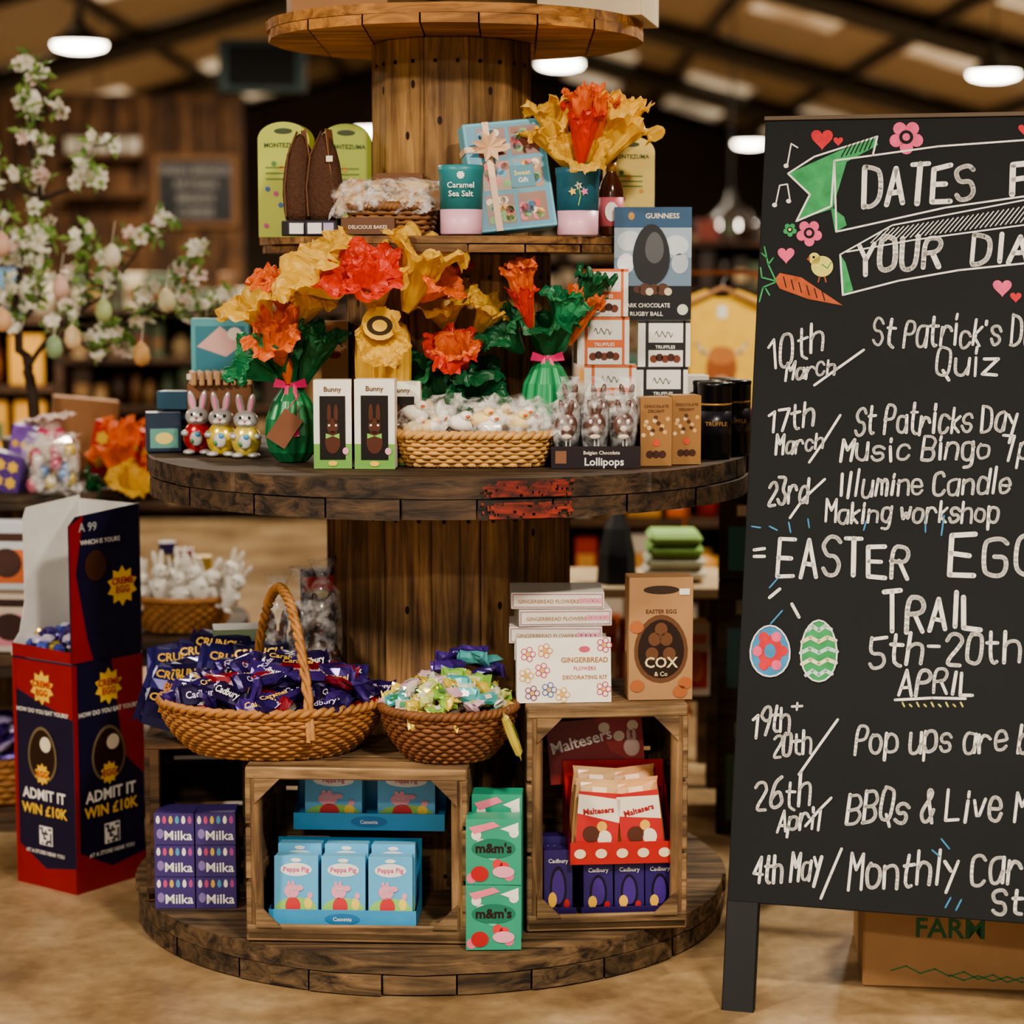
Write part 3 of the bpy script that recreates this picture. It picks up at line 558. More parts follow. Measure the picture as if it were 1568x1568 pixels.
def E(x,y,z,rx=0,ry=0,rz=0): return Matrix.Translation((x,y,z))@Matrix.Rotation(math.radians(ry),4,'Y')@Matrix.Rotation(math.radians(rx),4,'X')@Matrix.Rotation(math.radians(rz),4,'Z')
PKR=P('#d81f6a',.35)
EGG=((.55,0),(.85,.12),(1,.35),(.95,.55),(.7,.78),(.35,.95),(.22,1),(.3,1.04)); CYL=((.9,0),(1,.1),(1.02,.5),(1.05,.75),(1.0,.9),(.85,.97),(.5,1.0),(.4,1.04))
EGT=((.6,0),(.85,.08),(1,.3),(1.02,.55),(.9,.75),(.6,.9),(.28,.98),(.3,1.04))
def bouquet(name,x,y,z,body,r,h,layers,rib=PKR,np_=12,shape=EGG,pl=.05):
    b=MB(name)
    if body: b.lathe([(r*p,h*q) for p,q in shape],body,seg=96,smooth=False,pleat=pl,np_=np_)
    b.lathe([(r*.27,h*.955),(r*.32,h*.97),(r*.32,h*1.01),(r*.27,h*1.02)],rib,seg=16)
    for q in(-1,1):
        b.add([(q*.0,-r*.3,h),(q*.03,-r*.6,h+.012),(q*.035,-r*.6,h-.006),(0,-r*.3,h-.01)],[(0,1,2,3)],rib)
        b.add([(q*.004,-r*.35,h),(q*.012,-r*.35,h),(q*.02,-r*1.1,h*.35),(q*.01,-r*1.1,h*.33)],[(0,1,2,3)],rib)
    for L in layers:
        m,R_,H,T,seed=L[:5]; tissue(b,T,R_,H,m,seed,curl=L[5] if len(L)>5 else 2.0)
    return b.finish((x,y,z))
bouquet('wrapped_easter_egg',-.453,-.28,1.014,P('#127a44',.35,.1),.054,.16,[(TG,.07,.10,E(0,0,.15,10,-14),1),(TG2,.06,.09,E(-.03,-.02,.17,25,-60),2),(TG,.05,.13,E(.02,-.01,.15,10,22),22,1.7),(TO,.048,.15,E(-.005,-.02,.16,6,-6),3,1.6),(TO,.055,.08,E(-.015,-.04,.20,40,-10),33),(TY,.08,.08,E(-.045,-.01,.27,15,-30),4),(TY,.065,.09,E(.01,-.01,.27,12,22),41),(TO,.06,.08,E(-.015,-.02,.31,20,-4),5,2.2),(TO,.04,.06,E(-.015,-.03,.33,20,-4),51,2.2)])
bouquet('wrapped_easter_egg',-.262,-.325,1.014,TY,.052,.29,[(TY,.10,.10,E(-.08,-.06,.34,25,-40),6),(TY,.085,.11,E(-.01,-.05,.31,35,-8),62),(TY,.085,.15,E(.05,-.07,.31,16,20),61,2.0),(TR,.08,.08,E(-.02,-.10,.34,48,-8),7),(TY,.055,.05,E(0,-.055,.265,95,0),8),(TR,.05,.05,E(-.02,-.13,.355,48,-8),81),(TO,.06,.07,E(.08,-.06,.33,20,40),82)],np_=16,shape=CYL,pl=.07)
bouquet('wrapped_easter_egg',-.115,-.25,1.014,TG,.05,.12,[(TG,.085,.10,E(0,-.01,.11,18,8),9),(TG2,.07,.10,E(-.04,-.02,.12,25,-35),10),(TG,.065,.08,E(.03,-.03,.10,50,20),101),(TG,.06,.06,E(-.02,-.05,.10,65,-20),102),(TR,.065,.10,E(-.0,-.05,.16,35,0),11),(TO,.045,.07,E(-.0,-.08,.19,40,0),111),(TY,.08,.08,E(-.02,.0,.27,25,-8),12),(TR,.055,.08,E(-.02,.02,.33,14,0),13),(TY,.055,.08,E(.04,-.02,.26,20,35),14)])
bouquet('wrapped_easter_egg',.072,-.30,1.014,P('#1f9a5c',.3,.15),.052,.215,[(TG,.085,.08,E(0,0,.215,12,0),15),(TG2,.06,.13,E(.02,0,.215,8,16),16,1.7),(TG,.06,.08,E(-.05,-.01,.225,20,-45),17),(TO,.036,.13,E(-.03,-.02,.27,8,-14),18,1.6),(TR,.03,.10,E(-.035,-.03,.26,12,-10),181,1.6),(TO,.040,.11,E(.045,-.01,.24,10,20),19,1.7),(TG,.045,.10,E(.065,.02,.29,0,20),20),(TO,.035,.05,E(-.045,-.03,.36,15,-14),21)],shape=EGT)
# ------------------------------------------------------------ middle tier products
Zm=1.013
pbox('chocolate_bunny_box',-.356,-.445,Zm,.075,.05,.176,P('#e8e4d4',.5),art_bunnybox,rot=3)
pbox('chocolate_bunny_box',-.272,-.455,Zm,.08,.05,.178,P('#e8e4d4',.5),art_bunnybox,rot=-3)
pbox('chocolate_bunny_box',-.222,-.375,Zm,.075,.04,.17,P('#e8e4d4',.5),art_bunnybox,rot=-3)
b,l,r=basket('wicker_basket',-.075,-.36,Zm,.135,.065,.152,.082,.062,8,WKL,WKL,34,rx_sq=4.5); b.finish(l,r)
b=MB('marshmallow_chick_bags'); rr=random.Random(4); CH1=P('#f2d890',.6); CH2=P('#f4ece0',.6); CE2=cello('cloudy_cellophane',(.95,.93,.9,1),.12)
for i in range(22):
    x=-.12+.24*((i*.381)%1); y=rr.uniform(-.05,.04); z=.072+rr.uniform(0,.035); m=CH1 if rr.random()<.6 else CH2
    b.ell((x,y,z),(.028,.02,.017),m,Matrix.Rotation(rr.uniform(-.5,.5),4,'Y'),seg=10,rings=7); b.ell((x+.012,y-.008,z+.016),(.014,.012,.011),m,seg=8,rings=6); b.ell((x+.016,y-.02,z+.016),(.005,.007,.003),ORG,seg=6,rings=4)
for i in range(7):
    T=Matrix.Translation((-.12+.04*i,rr.uniform(-.03,.02),.09+.01*(i%2)))@Matrix.Rotation(rr.uniform(-.7,.7),4,'Z')@Matrix.Rotation(.7,4,'X')@Matrix.Rotation(rr.uniform(-.4,.4),4,'Y'); wrap_piece(b,T,.11,.10,.06,CE2,None,.22,rr)
b.finish((-.075,-.36,Zm))
# lollipop display box
b=MB('chocolate_lollipop_box'); tb2=P('#221418',.4)
b.box((0,0,.022),(.178,.003,.044),tb2); b.box((0,.045,.002),(.178,.09,.004),tb2); b.box((0,.09,.05),(.178,.003,.1),tb2)
for q in(-1,1): b.add([(q*.089,0,0),(q*.089,.09,0),(q*.089,.09,.1),(q*.089,0,.044)],[(0,1,2,3)],tb2)
F=FR(-.089,-.002,0); b.txt(F,'Lollipops',.105,.006,.022,WHITE,2,.02); b.txt(F,'Belgian Chocolate',.1,.028,.01,CREAM,2); b.rect(F,.008,.01,.022,.025,P('#8a5a3a',.4),1)
LC=P('#5a2c16',.3)
for r_ in range(2):
    for i in range(3):
        x=-.058+.057*i+r_*.01; yb=.022+.035*r_; z0=.05+.03*r_
        b.ell((x,yb,z0+.035),(.022,.008,.026),LC); 
        for q in(-1,1): b.ell((x+q*.009,yb,z0+.068),(.006,.005,.018),LC,Matrix.Rotation(q*.2,4,'Y')); b.ell((x+q*.009,yb-.007,z0+.042),(.004,.003,.005),WHITE,seg=8,rings=5)
        b.ell((x,yb-.008,z0+.028),(.008,.003,.006),P('#e8d0b0',.4),seg=8,rings=5); b.ell((x,yb-.008,z0+.012),(.012,.003,.005),P('#e8d0b0',.4),seg=8,rings=5)
        b.tube([(x,yb,.003),(x,yb,z0+.015)],.002,WHITE,5)
        b.lathe([(.024,z0-.01),(.028,z0+.02),(.028,z0+.07),(.018,z0+.09),(.022,z0+.1)],CE,(x,yb,0),12,pleat=.1,np_=4,sy=.6)
b.finish((.167,-.44,Zm),(0,0,math.radians(2)))
pbox('chocolate_gift_carton',.290,-.385,Zm,.064,.06,.138,P('#a5753a',.4,.2),art_gold,rot=6); pbox('chocolate_gift_carton',.354,-.35,Zm,.06,.06,.14,P('#a5753a',.4,.2),art_gold,rot=8)
for x,y in((.425,-.20),(.475,-.11),(.415,-.11),(.455,-.03)):
    b=MB('chocolate_tin'); b.lathe([(.034,0),(.036,.003),(.036,.15),(.037,.151),(.037,.158),(.033,.16),(.001,.16)],P('#131117',.3,.2),seg=24); b.lathe([(.0364,.05),(.0364,.1)],P('#24232c',.3),seg=24); b.lathe([(.0366,.112),(.0366,.116)],GOLD,seg=24)
    b.txt(FR(0,-.0375,0),'TRUFFLE',0,.07,.012,GOLD,1); b.finish((x,y,Zm))
to=art_truf('#e06a20'); tk=art_truf('#1c1a1e')
for i in range(4): pbox('truffle_box',.192+[.0,.012,-.003,-.006][i],-.24,Zm+.099*i,.108,.09,.098,P('#e9e6dd',.45),[tk,to,to,to][i],rot=[2,-2,3,-3][i])
for i in range(3): pbox('truffle_box',.312+[.006,0,.004][i],-.23,Zm+.0965*i,.108,.09,.096,P('#e9e6dd',.45),tk,rot=[-3,2,-2][i])
pbox('easter_egg_presentation_box',.292,-.215,Zm+.29,.16,.07,.232,P('#28557c',.4),art_guin,rot=-2)
pbox('truffle_box',.385,-.13,Zm,.07,.06,.17,P('#d8d2c6',.5),lambda b,F,w,h:b.oval(F,w*.5,h*.5,w*.3,h*.3,P('#3a3a40',.5),1),rot=8)
# foil rabbits
for x,y,c,s_ in((-.674,-.10,'#c02428',.108),(-.617,-.15,'#e8c81c',.108),(-.56,-.185,'#e8d040',.106)):
    b=MB('foil_chocolate_rabbit'); bunny(b,Matrix.Diagonal((1.25,1,1,1)),s_,fp(c),P('#c4c2c0',.28,.35),WHITE,P('#f08ab0',.4)); b.ell((0,-.028,.035),(.014,.008,.016),P('#c4c2c0',.3)); b.ell((.004,-.034,.045),(.006,.004,.006),P('#3a9ad0',.3)); b.ell((-.008,-.033,.03),(.005,.004,.005),P('#3a8a4a',.3)); b.finish((x,y,Zm))
for x,y,c in((-.755,-.05,'#1c3048'),(-.735,.05,'#16283e')): pbox('chocolate_gift_box',x,y,Zm,.075,.07,.085,P(c,.4),lambda b,F,w,h:(b.rect(F,w*.1,h*.1,w*.8,h*.5,P('#5a9a8c',.4),1),b.oval(F,w*.5,h*.35,w*.25,h*.15,P('#e0c860',.4),2)),rot=12)
pbox('chocolate_gift_box',-.75,.03,Zm+.087,.07,.06,.04,P('#1c5068',.4),rot=-8)
b=MB('biscuit_selection_box'); b.box((0,0,.075),(.14,.1,.15),P('#8a5a34',.6),bev=.003)
for i in range(8): b.box((-.06+.017*i,-.01,.16),(.012,.11,.03),P('#c89a6a',.6),Matrix.Rotation(.1,4,'Z'),bev=.003)
b.box((0,-.056,.165),(.14,.004,.012),P('#e8dccc',.5)); b.finish((-.635,-.02,Zm),(0,0,.1))
pbox('easter_egg_box',-.655,.13,Zm,.13,.07,.285,P('#4a9ea6',.45),lambda b,F,w,h:(b.rect(F,w*.08,h*.1,w*.84,h*.84,P('#2a7a8c',.4),1),b.poly(F,[(w*.1,h*.78),(w*.5,h*.94),(w*.9,h*.8),(w*.6,h*.7)],P('#d8a8a0',.4),2),b.oval(F,w*.75,h*.88,w*.12,h*.05,P('#e8d8c8',.4),3)),rot=5)
pbox('chocolate_gift_box',-.378,-.12,Zm,.056,.05,.285,P('#c89a6a',.5),lambda b,F,w,h:[b.oval(F,w*.5,h*(.75+.1*i),w*.25,h*.03,P(['#8a2a2a','#4a7a3a'][i],.5),1) for i in range(2)],rot=4)
b=MB('gift_tag'); b.box((0,0,0),(.045,.001,.07),P('#7a4a2c',.7),Matrix.Rotation(.6,4,'Y')); b.tube([(0,0,.03),(.03,.02,.07)],.001,PKR,4); b.finish((-.462,-.345,1.085))
b=MB('egg_shaped_tag'); b.oval(FR(0,0,0),0,0,.036,.034,YEL,1); b.oval(FR(0,0,0),0,-.004,.026,.020,P('#3a2a14',.5),2); b.oval(FR(0,0,0),0,-.004,.015,.012,YEL,3); b.finish((-.262,-.43,1.30),(.2,0,0))
# ------------------------------------------------------------ upper tier products
Zt=1.476
def archbox(name,x,y,rot,w,d,h,mat,art,hole=True):
    b=MB(name); pts=[(-w/2,0),(w/2,0),(w/2,h*.86)]+[(w/2*math.cos(a)*.98,h*.86+h*.14*math.sin(a)) for a in [pi*i/14 for i in range(1,14)]]+[(-w/2,h*.86)]
    b.prism(pts,-d,0,mat,FR(0,0,0)); art(b,FR(-w/2,-.0005,0),w,h); return b.finish((x,y,Zt),(0,0,math.radians(rot)))
def art_green(b,F,w,h):
    b.txt(F,'MONTEZUMA',w*.5,h*.78,w*.12,P('#3a5a1c',.5),2); b.oval(F,w*.5,h*.92,w*.18,h*.025,P('#3a4a1c',.5),1)
    for i in range(9): b.oval(F,w*(.15+.7*((i*.41)%1)),h*(.1+.58*((i*.31)%1)),w*.05,w*.05,P(['#c84a8c','#3a6aa8','#e0a020','#4a8a3a'][i%4],.5),2,8)
    for i in range(3): b.rect(F,w*.15,h*(.5+.05*i),w*.6,h*.012,P('#6a8a2a',.5),2)
archbox('tall_easter_egg_box',-.49,-.04,-6,.112,.06,.245,P('#b8c43c',.5),art_green); archbox('tall_easter_egg_box',-.36,.02,8,.11,.06,.245,P('#a8b838',.5),art_green)
archbox('tall_easter_egg_box',.255,-.03,6,.105,.05,.215,P('#ecd060',.5),art_green)
# pressed-cardboard egg shells
CT=P('#50301a',.85,var=.3,sc_=160,bump=1)
for x,y,rz in((-.440,-.19,18),(-.386,-.215,-12)):
    b=MB('chocolate_egg_carrier'); b.lathe([(.030,.03),(.0345,.05),(.0370,.085),(.036,.115),(.031,.15),(.023,.18),(.012,.2),(.002,.21)],CT,seg=24,sy=.8)
    b.tube([(-.033,-.012,.04),(-.036,-.014,.1),(-.028,-.012,.165),(-.006,-.004,.214)],.0025,P('#6a4426',.8),5)
    b.box((0,0,.016),(.07,.055,.032),P('#2a2430',.5),bev=.002); b.rect(FR(-.03,-.028,.004),0,0,.03,.022,WHITE,1); b.rect(FR(-.03,-.028,.004),.034,0,.022,.022,P('#b8a8c8',.5),1)
    b.box((.034,.0,.12),(.002,.045,.19),P('#8a5a34',.7),Matrix.Rotation(-.12,4,'Y')); b.rect(FR(.012,-.031,.15),0,0,.014,.012,CREAM,1)
    b.finish((x,y,Zt),(0,0,math.radians(rz)))
b,l,r=basket('wicker_basket',-.245,-.25,Zt,.075,.045,.085,.055,.055,6,WKR,WKR,20,rx_sq=4); b.finish(l,r)
b=MB('bags_of_biscuits'); rr=random.Random(8)
for i in range(11):
    T=Matrix.Translation((-.075+.032*(i%6),-.025+.04*(i//6),.068+.026*(i//6)))@Matrix.Rotation(rr.uniform(-.8,.8),4,'Z')@Matrix.Rotation(rr.uniform(.1,.8),4,'X')@Matrix.Rotation(rr.uniform(-.4,.4),4,'Y')
    wrap_piece(b,T,.08,.055,.034,P(['#cda878','#d9bc90','#b88a5c'][i%3],.35),None,.25,rr); wrap_piece(b,T@Matrix.Scale(1.1,4),.095,.064,.036,CE2,None,.25,rr)
b.finish((-.25,-.25,Zt))
pbox('biscuit_box',-.29,-.345,Zt,.11,.02,.034,P('#6b4428',.6),lambda b,F,w,h:b.txt(F,'DELICIOUS BAKES',w*.5,h*.35,w*.09,CREAM,2),rot=-6)
pbox('cardboard_box',-.235,-.185,Zt,.1,.015,.13,P('#7a4e2c',.7),rot=-3)
def cup(x,y,top,flow=False):
    b=MB('gift_cup'); b.lathe([(.040,0),(.042,.003),(.0425,.05)],P('#eab0c4',.4),seg=28); b.lathe([(.0425,.05),(.0445,.12),(.0465,.125),(.0465,.137),(.043,.138),(.042,.13)],P(top,.4),seg=28); b.lathe([(.001,.125),(.043,.126)],WHITE,seg=20)
    F=FR(0,-.0455,0)
    if not flow: b.txt(F,'Caramel',0,.092,.016,WHITE,2); b.txt(F,'Sea Salt',0,.075,.016,WHITE,2); b.star(F,0,.117,.009,WHITE,1)
    else:
        for a_,c in((-.012,'#e8c040'),(.012,'#d87aa0'),(0,'#e8e0d0')): b.star(F,a_,.1-abs(a_),.009,P(c,.5),1,5,.5)
        b.line(F,[(0,.06),(.004,.08),(.0,.1)],.002,LGRN,1)
    b.finish((x,y,Zt))
cup(-.102,-.345,'#1f8a94'); cup(.135,-.25,'#1f7088',True)
# gift box with window grid and ribbon bow
b=MB('chocolate_selection_gift_box'); w_,h_,d_=.17,.225,.05; BL=P('#62b6cc',.45)
b.box((0,d_/2,h_/2),(w_,d_,h_),BL,bev=.002); F=FR(-w_/2,0,0); b.rect(F,.006,.006,w_-.012,h_-.012,P('#4a9ab8',.45),1); r9=random.Random(3)
for i in range(2):
    for j in range(3):
        x0=.026+i*.068; y0=.014+j*.069; b.rect(F,x0,y0,.06,.06,P(['#8a5a44','#9a7a5a','#7a4a3a'][j],.35),2)
        for k in range(15): b.oval(F,x0+r9.uniform(.008,.052),y0+r9.uniform(.008,.052),.009,.008,P(r9.choice(['#d8402c','#e8b040','#4a9ac0','#e8d8c0','#8a4a2c','#e06a7a','#6aaa5a']),.4),3,8)
b.rect(F,.085,.085,.05,.045,P('#1f7f9a',.4),5); b.txt(F,'Sweet',.11,.11,.014,P('#e8e06a',.5),6); b.txt(F,'Gift',.11,.095,.014,WHITE,6)
RB=P('#e8c098',.4); b.rect(F,.04,0,.014,h_,RB,5); b.rect(F,0,.165,w_*.55,.012,RB,5); b.box((-w_/2-.001,d_/2,h_*.76),(.002,d_,.012),RB)
for a in(20,70,110,160,200,340,250,290):
    ar=math.radians(a); p0=Vector((-.038,-.004,.172)); p1=p0+Vector((.04*math.cos(ar),-.014,.034*math.sin(ar))); n=Vector((-math.sin(ar),0,math.cos(ar)))*.009
    b.add([p0,p0+(p1-p0)*.5+n+Vector((0,-.008,0)),p1,p0+(p1-p0)*.5-n+Vector((0,-.008,0))],[(0,1,2,3)],RB)
b.finish((.012,-.285,Zt+.012),(math.radians(-10),math.radians(-6),math.radians(14)))
bouquet('tissue_gift_bouquet',.14,-.24,Zt+.135,None,.03,.02,[(TY,.07,.11,E(-.02,0,.0,8,-28),30),(TY,.08,.13,E(0.03,.01,.0,5,30),31),(TY,.065,.06,E(0,-.02,.0,45,0),310),(TY,.05,.13,E(-.035,.01,.01,5,-14),35,1.8),(TO,.035,.13,E(.02,-.01,.02,8,14),32,1.6),(TR,.045,.12,E(.0,-.03,.0,14,4),33,1.7),(TO,.035,.13,E(.0,-.02,.03,4,0),331,1.8),(TY,.045,.12,E(.05,0,.03,0,26),34,1.7)],rib=GRN)
b=MB('sauce_bottle'); b.lathe([(.024,0),(.026,.004),(.026,.09),(.022,.11),(.011,.13),(.010,.155),(.013,.156),(.013,.172),(.001,.173)],P('#4a2414',.15),seg=20); b.lathe([(.0264,.02),(.0264,.08)],P('#d86a7a',.5),seg=20); b.lathe([(.0113,.133),(.0108,.152)],GOLD,seg=16); b.oval(FR(0,-.0275,0),0,.05,.014,.02,WHITE,1); b.finish((.207,-.17,Zt))
# ------------------------------------------------------------ chalkboard
G={'A':'022842 1434','B':'0208 083847463505 053544433202','C':'4738180703123243','D':'0208 082847432202','E':'48080242 0535','F':'480802 0535','G':'47381807031232434525','H':'0208 4248 0545','I':'2228','J':'3833221203','K':'0208 480542','L':'080242','M':'0208254842','N':'02084248','O':'180703123243473818','P':'02083847463505','Q':'180703123243473818 2341','R':'02083847463505 2542','S':'473818070615354443321203','T':'0848 2822','U':'080312324348','V':'082248','W':'0812253248','X':'0248 0842','Y':'082548 2522','Z':'08480242',
'a':'36160503123244 4642','b':'0802 0516364543321203','c':'4536160503123243','d':'4842 4536160503123243','e':'04444536160503123243','f':'38281712 0636','g':'46413010 4536160503123244','h':'0802 0516364542','i':'0602 0807','j':'161100 1817','k':'0802 360432','l':'0802','m':'0602 05162522 25364542','n':'0602 0516364542','o':'160503123243453616','p':'0600 0516364543321203','q':'4640 4536160503123244','r':'0602 04163645','s':'45361605143443321203','t':'18132232 0636','u':'0603123244 4642','v':'062246','w':'0612253246','x':'0246 0642','y':'0624 4610','z':'06460242',
'0':'180703123243473818','1':'072822','2':'07183847460242','3':'0848254443321203','4':'32380444','5':'4808 0805354443321203','6':'3817050312324344351504','7':'084822','8':'183847460403123243440718','9':'452506071838474532','-':'0535','/':'0049','&':'421728370403123244',"'":'0807','+':'2327 0545'}
SHARP=set('AMNVWZEFTLKHXY47z1')
r15=math.radians(15); s14=math.sin(math.radians(14)); c14=math.cos(math.radians(14))
rx_=Vector((math.cos(r15),-math.sin(r15),0)); up_=Vector((math.sin(r15)*s14,math.cos(r15)*s14,c14)); nn=rx_.cross(up_)
O_=Vector((.413,-.68,.2)); BM=Matrix(((rx_.x,up_.x,nn.x,O_.x),(rx_.y,up_.y,nn.y,O_.y),(rx_.z,up_.z,nn.z,O_.z),(0,0,0,1)))
BW,BH=.82,1.55
bb=MB('chalkboard_sign'); bb.M=BM; BK=P('#12171a',.85,var=.15,sc_=4); BKE=P('#0f1012',.6)
bb.box((BW/2,BH/2,-.012),(BW,BH,.022),BK,bev=.002); bb.box((.03,-.1,-.014),(.062,.215,.024),BKE,bev=.002); bb.box((BW-.03,-.1,-.014),(.062,.215,.024),BKE,bev=.002); bb.box((BW/2,BH+.004,-.012),(BW+.004,.008,.03),P('#5a4a38',.7))
CW=P('#e6e2da',.95,var=.12,sc_=60); CG=P('#2f9a58',.95,sc_=40,var=.3); CR=P('#d0303a',.95,var=.2,sc_=50); CP=P('#e85a84',.95,var=.2,sc_=50); CBl=P('#3a8ab8',.95,var=.2,sc_=50); CY=P('#d8cf5a',.95,var=.2,sc_=50); CO=P('#b8562a',.95,var=.3,sc_=50)
def art(u,v): # chalk layout units -> metres on the board
    t=1380-v; u0=1113+t*.0509; m=820-t*.036; a=(u-u0)/m; v2=417+(v-417)/(1+.065*max(a,0)); t=1380-v2
    return (a,t*(.001237+5.0e-8*t))
def stroke(pts,w,mat,l=1): bb.line(Matrix(),[art(*p) for p in pts],w/800,mat,l)
def fillp(pts,mat,l=1): 
    q=[art(*p) for p in pts]; ar=sum(q[i][0]*q[(i+1)%len(q)][1]-q[(i+1)%len(q)][0]*q[i][1] for i in range(len(q)))
    bb.poly(Matrix(),q if ar>0 else q[::-1],mat,l)
def chaikin(p):
    o=[p[0]]
    for i in range(len(p)-1):
        a,c=p[i],p[i+1]; o+=[(a[0]*.75+c[0]*.25,a[1]*.75+c[1]*.25),(a[0]*.25+c[0]*.75,a[1]*.25+c[1]*.75)]
    return o+[p[-1]]
rc=random.Random(21)
def chalk(text,u0,u1,v,cap,wt=4,rise=0,mat=None,slant=.10):
    mat=mat or CW; x=0; items=[]
    for ch in text:
        if ch==' ': x+=3.0; continue
        g=[[(int(s[i]),int(s[i+1])) for i in range(0,len(s),2)] for s in G[ch].split()]
        mn=min(p[0] for s in g for p in s); mx_=max(p[0] for s in g for p in s); ex=.7 if mx_-mn<1.5 else 0
        x+=ex; items.append((x-mn,g,ch)); x+=(mx_-mn)+rc.uniform(1.4,1.8)+ex
    tot=x-1.6; sx=(u1-u0)/tot; sy=cap/6
    for ox,g,ch in items:
        jy=rc.uniform(-.4,.4); js=rc.uniform(.9,1.14); sl=(slant+rc.uniform(-.05,.05))*(.5 if cap>50 else 1)
        for s in g:
            p=[(q[0]+rc.uniform(-.22,.22),(q[1]-2)*js+rc.uniform(-.25,.25)) for q in s]
            if ch not in SHARP and len(p)>2: p=chaikin(p)
            if ch not in SHARP and len(p)>8: p=chaikin(p)
            stroke([(u0+(ox+a)*sx+sl*c*sy,v-(c+jy)*sy-rise*((ox+a)*sx)/100) for a,c in p],wt*rc.uniform(.85,1.1),mat)
chalk('DATES',1326,1490,318,54,8.5,8); chalk('FOR',1550,1650,302,54,8.5,4); chalk('YOUR',1316,1440,418,46,8,8); chalk('DIARY',1490,1640,402,42,7.5,4)
chalk('10th',1180,1262,568,42,4.6,38,slant=0); chalk('March',1205,1280,584,26,4.2,16); chalk("St Patrick's Day",1340,1600,530,42,4.6,0); chalk('Quiz',1436,1526,576,38,4.6)
chalk('17th',1178,1248,664,36,4.6,14); chalk('March',1190,1262,696,26,4.2,12); chalk('St Patricks Day',1312,1556,666,42,4.6,2); chalk('Music Bingo 7pm',1290,1600,704,34,4.6)
chalk('23rd',1176,1238,776,36,4.6,14); chalk('Illumine Candle',1288,1546,760,34,4.6,2); chalk('Making workshop',1268,1528,800,30,4.4)
chalk('EASTER',1192,1392,884,54,7.2,0); chalk('EGG',1458,1590,884,58,7.2,0); chalk('TRAIL',1356,1500,964,54,7.2,0); chalk('5th-20th',1334,1560,1022,44,5.6,4); chalk('APRIL',1380,1490,1064,36,5.2)
chalk('19th',1152,1210,1130,38,4.6,18); chalk('+',1214,1230,1090,16,3.8); chalk('20th',1184,1244,1162,34,4.6,16); chalk('Pop ups are back',1312,1640,1152,42,4.8,0)
chalk('26th',1156,1242,1240,44,4.8,6); chalk('April',1192,1258,1274,30,4.4,8); chalk('BBQs & Live Music',1300,1660,1260,48,5,1)
chalk('4th May',1154,1260,1352,42,4.8,8); chalk('Monthly Car boot',1303,1680,1360,50,5,3); chalk('Stall',1520,1620,1400,36,4.8)
for s in (((1250,590),(1285,565),(1326,536)),((1242,708),(1262,680),(1290,636)),((1212,793),(1232,765),(1266,734)),((1226,1186),(1255,1145),(1286,1102)),((1236,1265),(1258,1240),(1276,1222)),((1260,1376),(1275,1340),(1292,1300)),((1374,1072),(1430,1069),(1480,1070))): stroke(s,4,CW)
for s in (((1156,842),(1172,840)),((1156,852),(1172,852)),((1180,915),(1196,902)),((1215,925),(1226,945)),): stroke(s,5,CW)
for s in (((1152,806),(1166,808)),((1180,806),(1192,812)),((1210,800),(1213,815)),((1240,795),(1242,808)),((1330,798),(1326,812)),((1420,790),(1420,815)),((1448,790),(1444,820)),((1180,900),(1196,882)),((1182,955),(1200,935)),((1444,1285),(1456,1300)),((1430,1302),(1442,1312)),((1450,1390),(1458,1375)),((1466,1394),(1474,1378))): stroke(s,2.5,CBl)
for i in range(9): stroke(((1385+11*i,1076+(i%2)*3),(1388+11*i,1082)),2.5,CY)
# banner
fillp([(1209,266),(1290,230),(1345,210),(1348,222),(1300,248),(1278,320),(1222,338),(1243,300)],CG,1)
fillp([(1282,356),(1275,316),(1296,332),(1300,345)],CG,1)
stroke([(1209,266),(1250,240),(1347,209),(1340,238),(1281,246),(1276,316),(1222,339),(1243,298),(1209,266)],3,CW,2)
for i in range(7): stroke([(1292+7*i,240-2*i),(1302+7*i,222-3*i)],2,BK,2)
stroke([(1340,238),(1440,224),(1600,212)],3,CW,2); stroke([(1281,246),(1284,355),(1330,345),(1450,318),(1600,296)],3,CW,2); stroke([(1290,390),(1370,345),(1600,300)],2.5,CW,2); stroke([(1290,390),(1294,452),(1380,430),(1470,414),(1600,400)],3,CW,2); stroke([(1300,386),(1400,368),(1600,340)],2.5,CW,2)
for i in range(34): x=1345+7.5*i; stroke([(x-8,372-.14*(x-1345)*1),(x+12,352-.17*(x-1345))],1.6,CW,2)
fillp([(1290,390),(1298,402),(1310,445),(1294,452)],CG,1)
def heart(u,v,s,m): fillp([(u+s*.95*math.sin(t)**3*1.0,v-s*(.8*math.cos(t)-.31*math.cos(2*t)-.12*math.cos(3*t)-.05*math.cos(4*t))) for t in [2*pi*i/24 for i in range(24)]],m,2)
heart(1262,212,18,CR); heart(1287,216,8,CR); heart(1206,390,14,CP); heart(1535,440,15,CP); heart(1555,455,9,CR); heart(1568,198,10,CR)
def flower(u,v,s,m,c):
    for k in range(5): a=k*1.2566+.3; fillp([(u+s*.6*math.cos(a)+s*.38*math.cos(t),v+s*.6*math.sin(a)+s*.38*math.sin(t)) for t in [2*pi*i/12 for i in range(12)]],m,1)
    fillp([(u+s*.4*math.cos(t),v+s*.4*math.sin(t)) for t in [2*pi*i/12 for i in range(12)]],BK,3); fillp([(u+s*.22*math.cos(t),v+s*.22*math.sin(t)) for t in [2*pi*i/12 for i in range(12)]],c,4)
flower(1391,210,27,CP,CP); flower(1242,357,21,CP,CP); flower(1212,352,11,CG,CY)
def oval(u,v,ru,rv,m,l,n=22,e=0): fillp([(u+ru*math.cos(t)*(1+e*math.sin(t)),v+rv*math.sin(t)) for t in [2*pi*i/n for i in range(n)]],m,l)
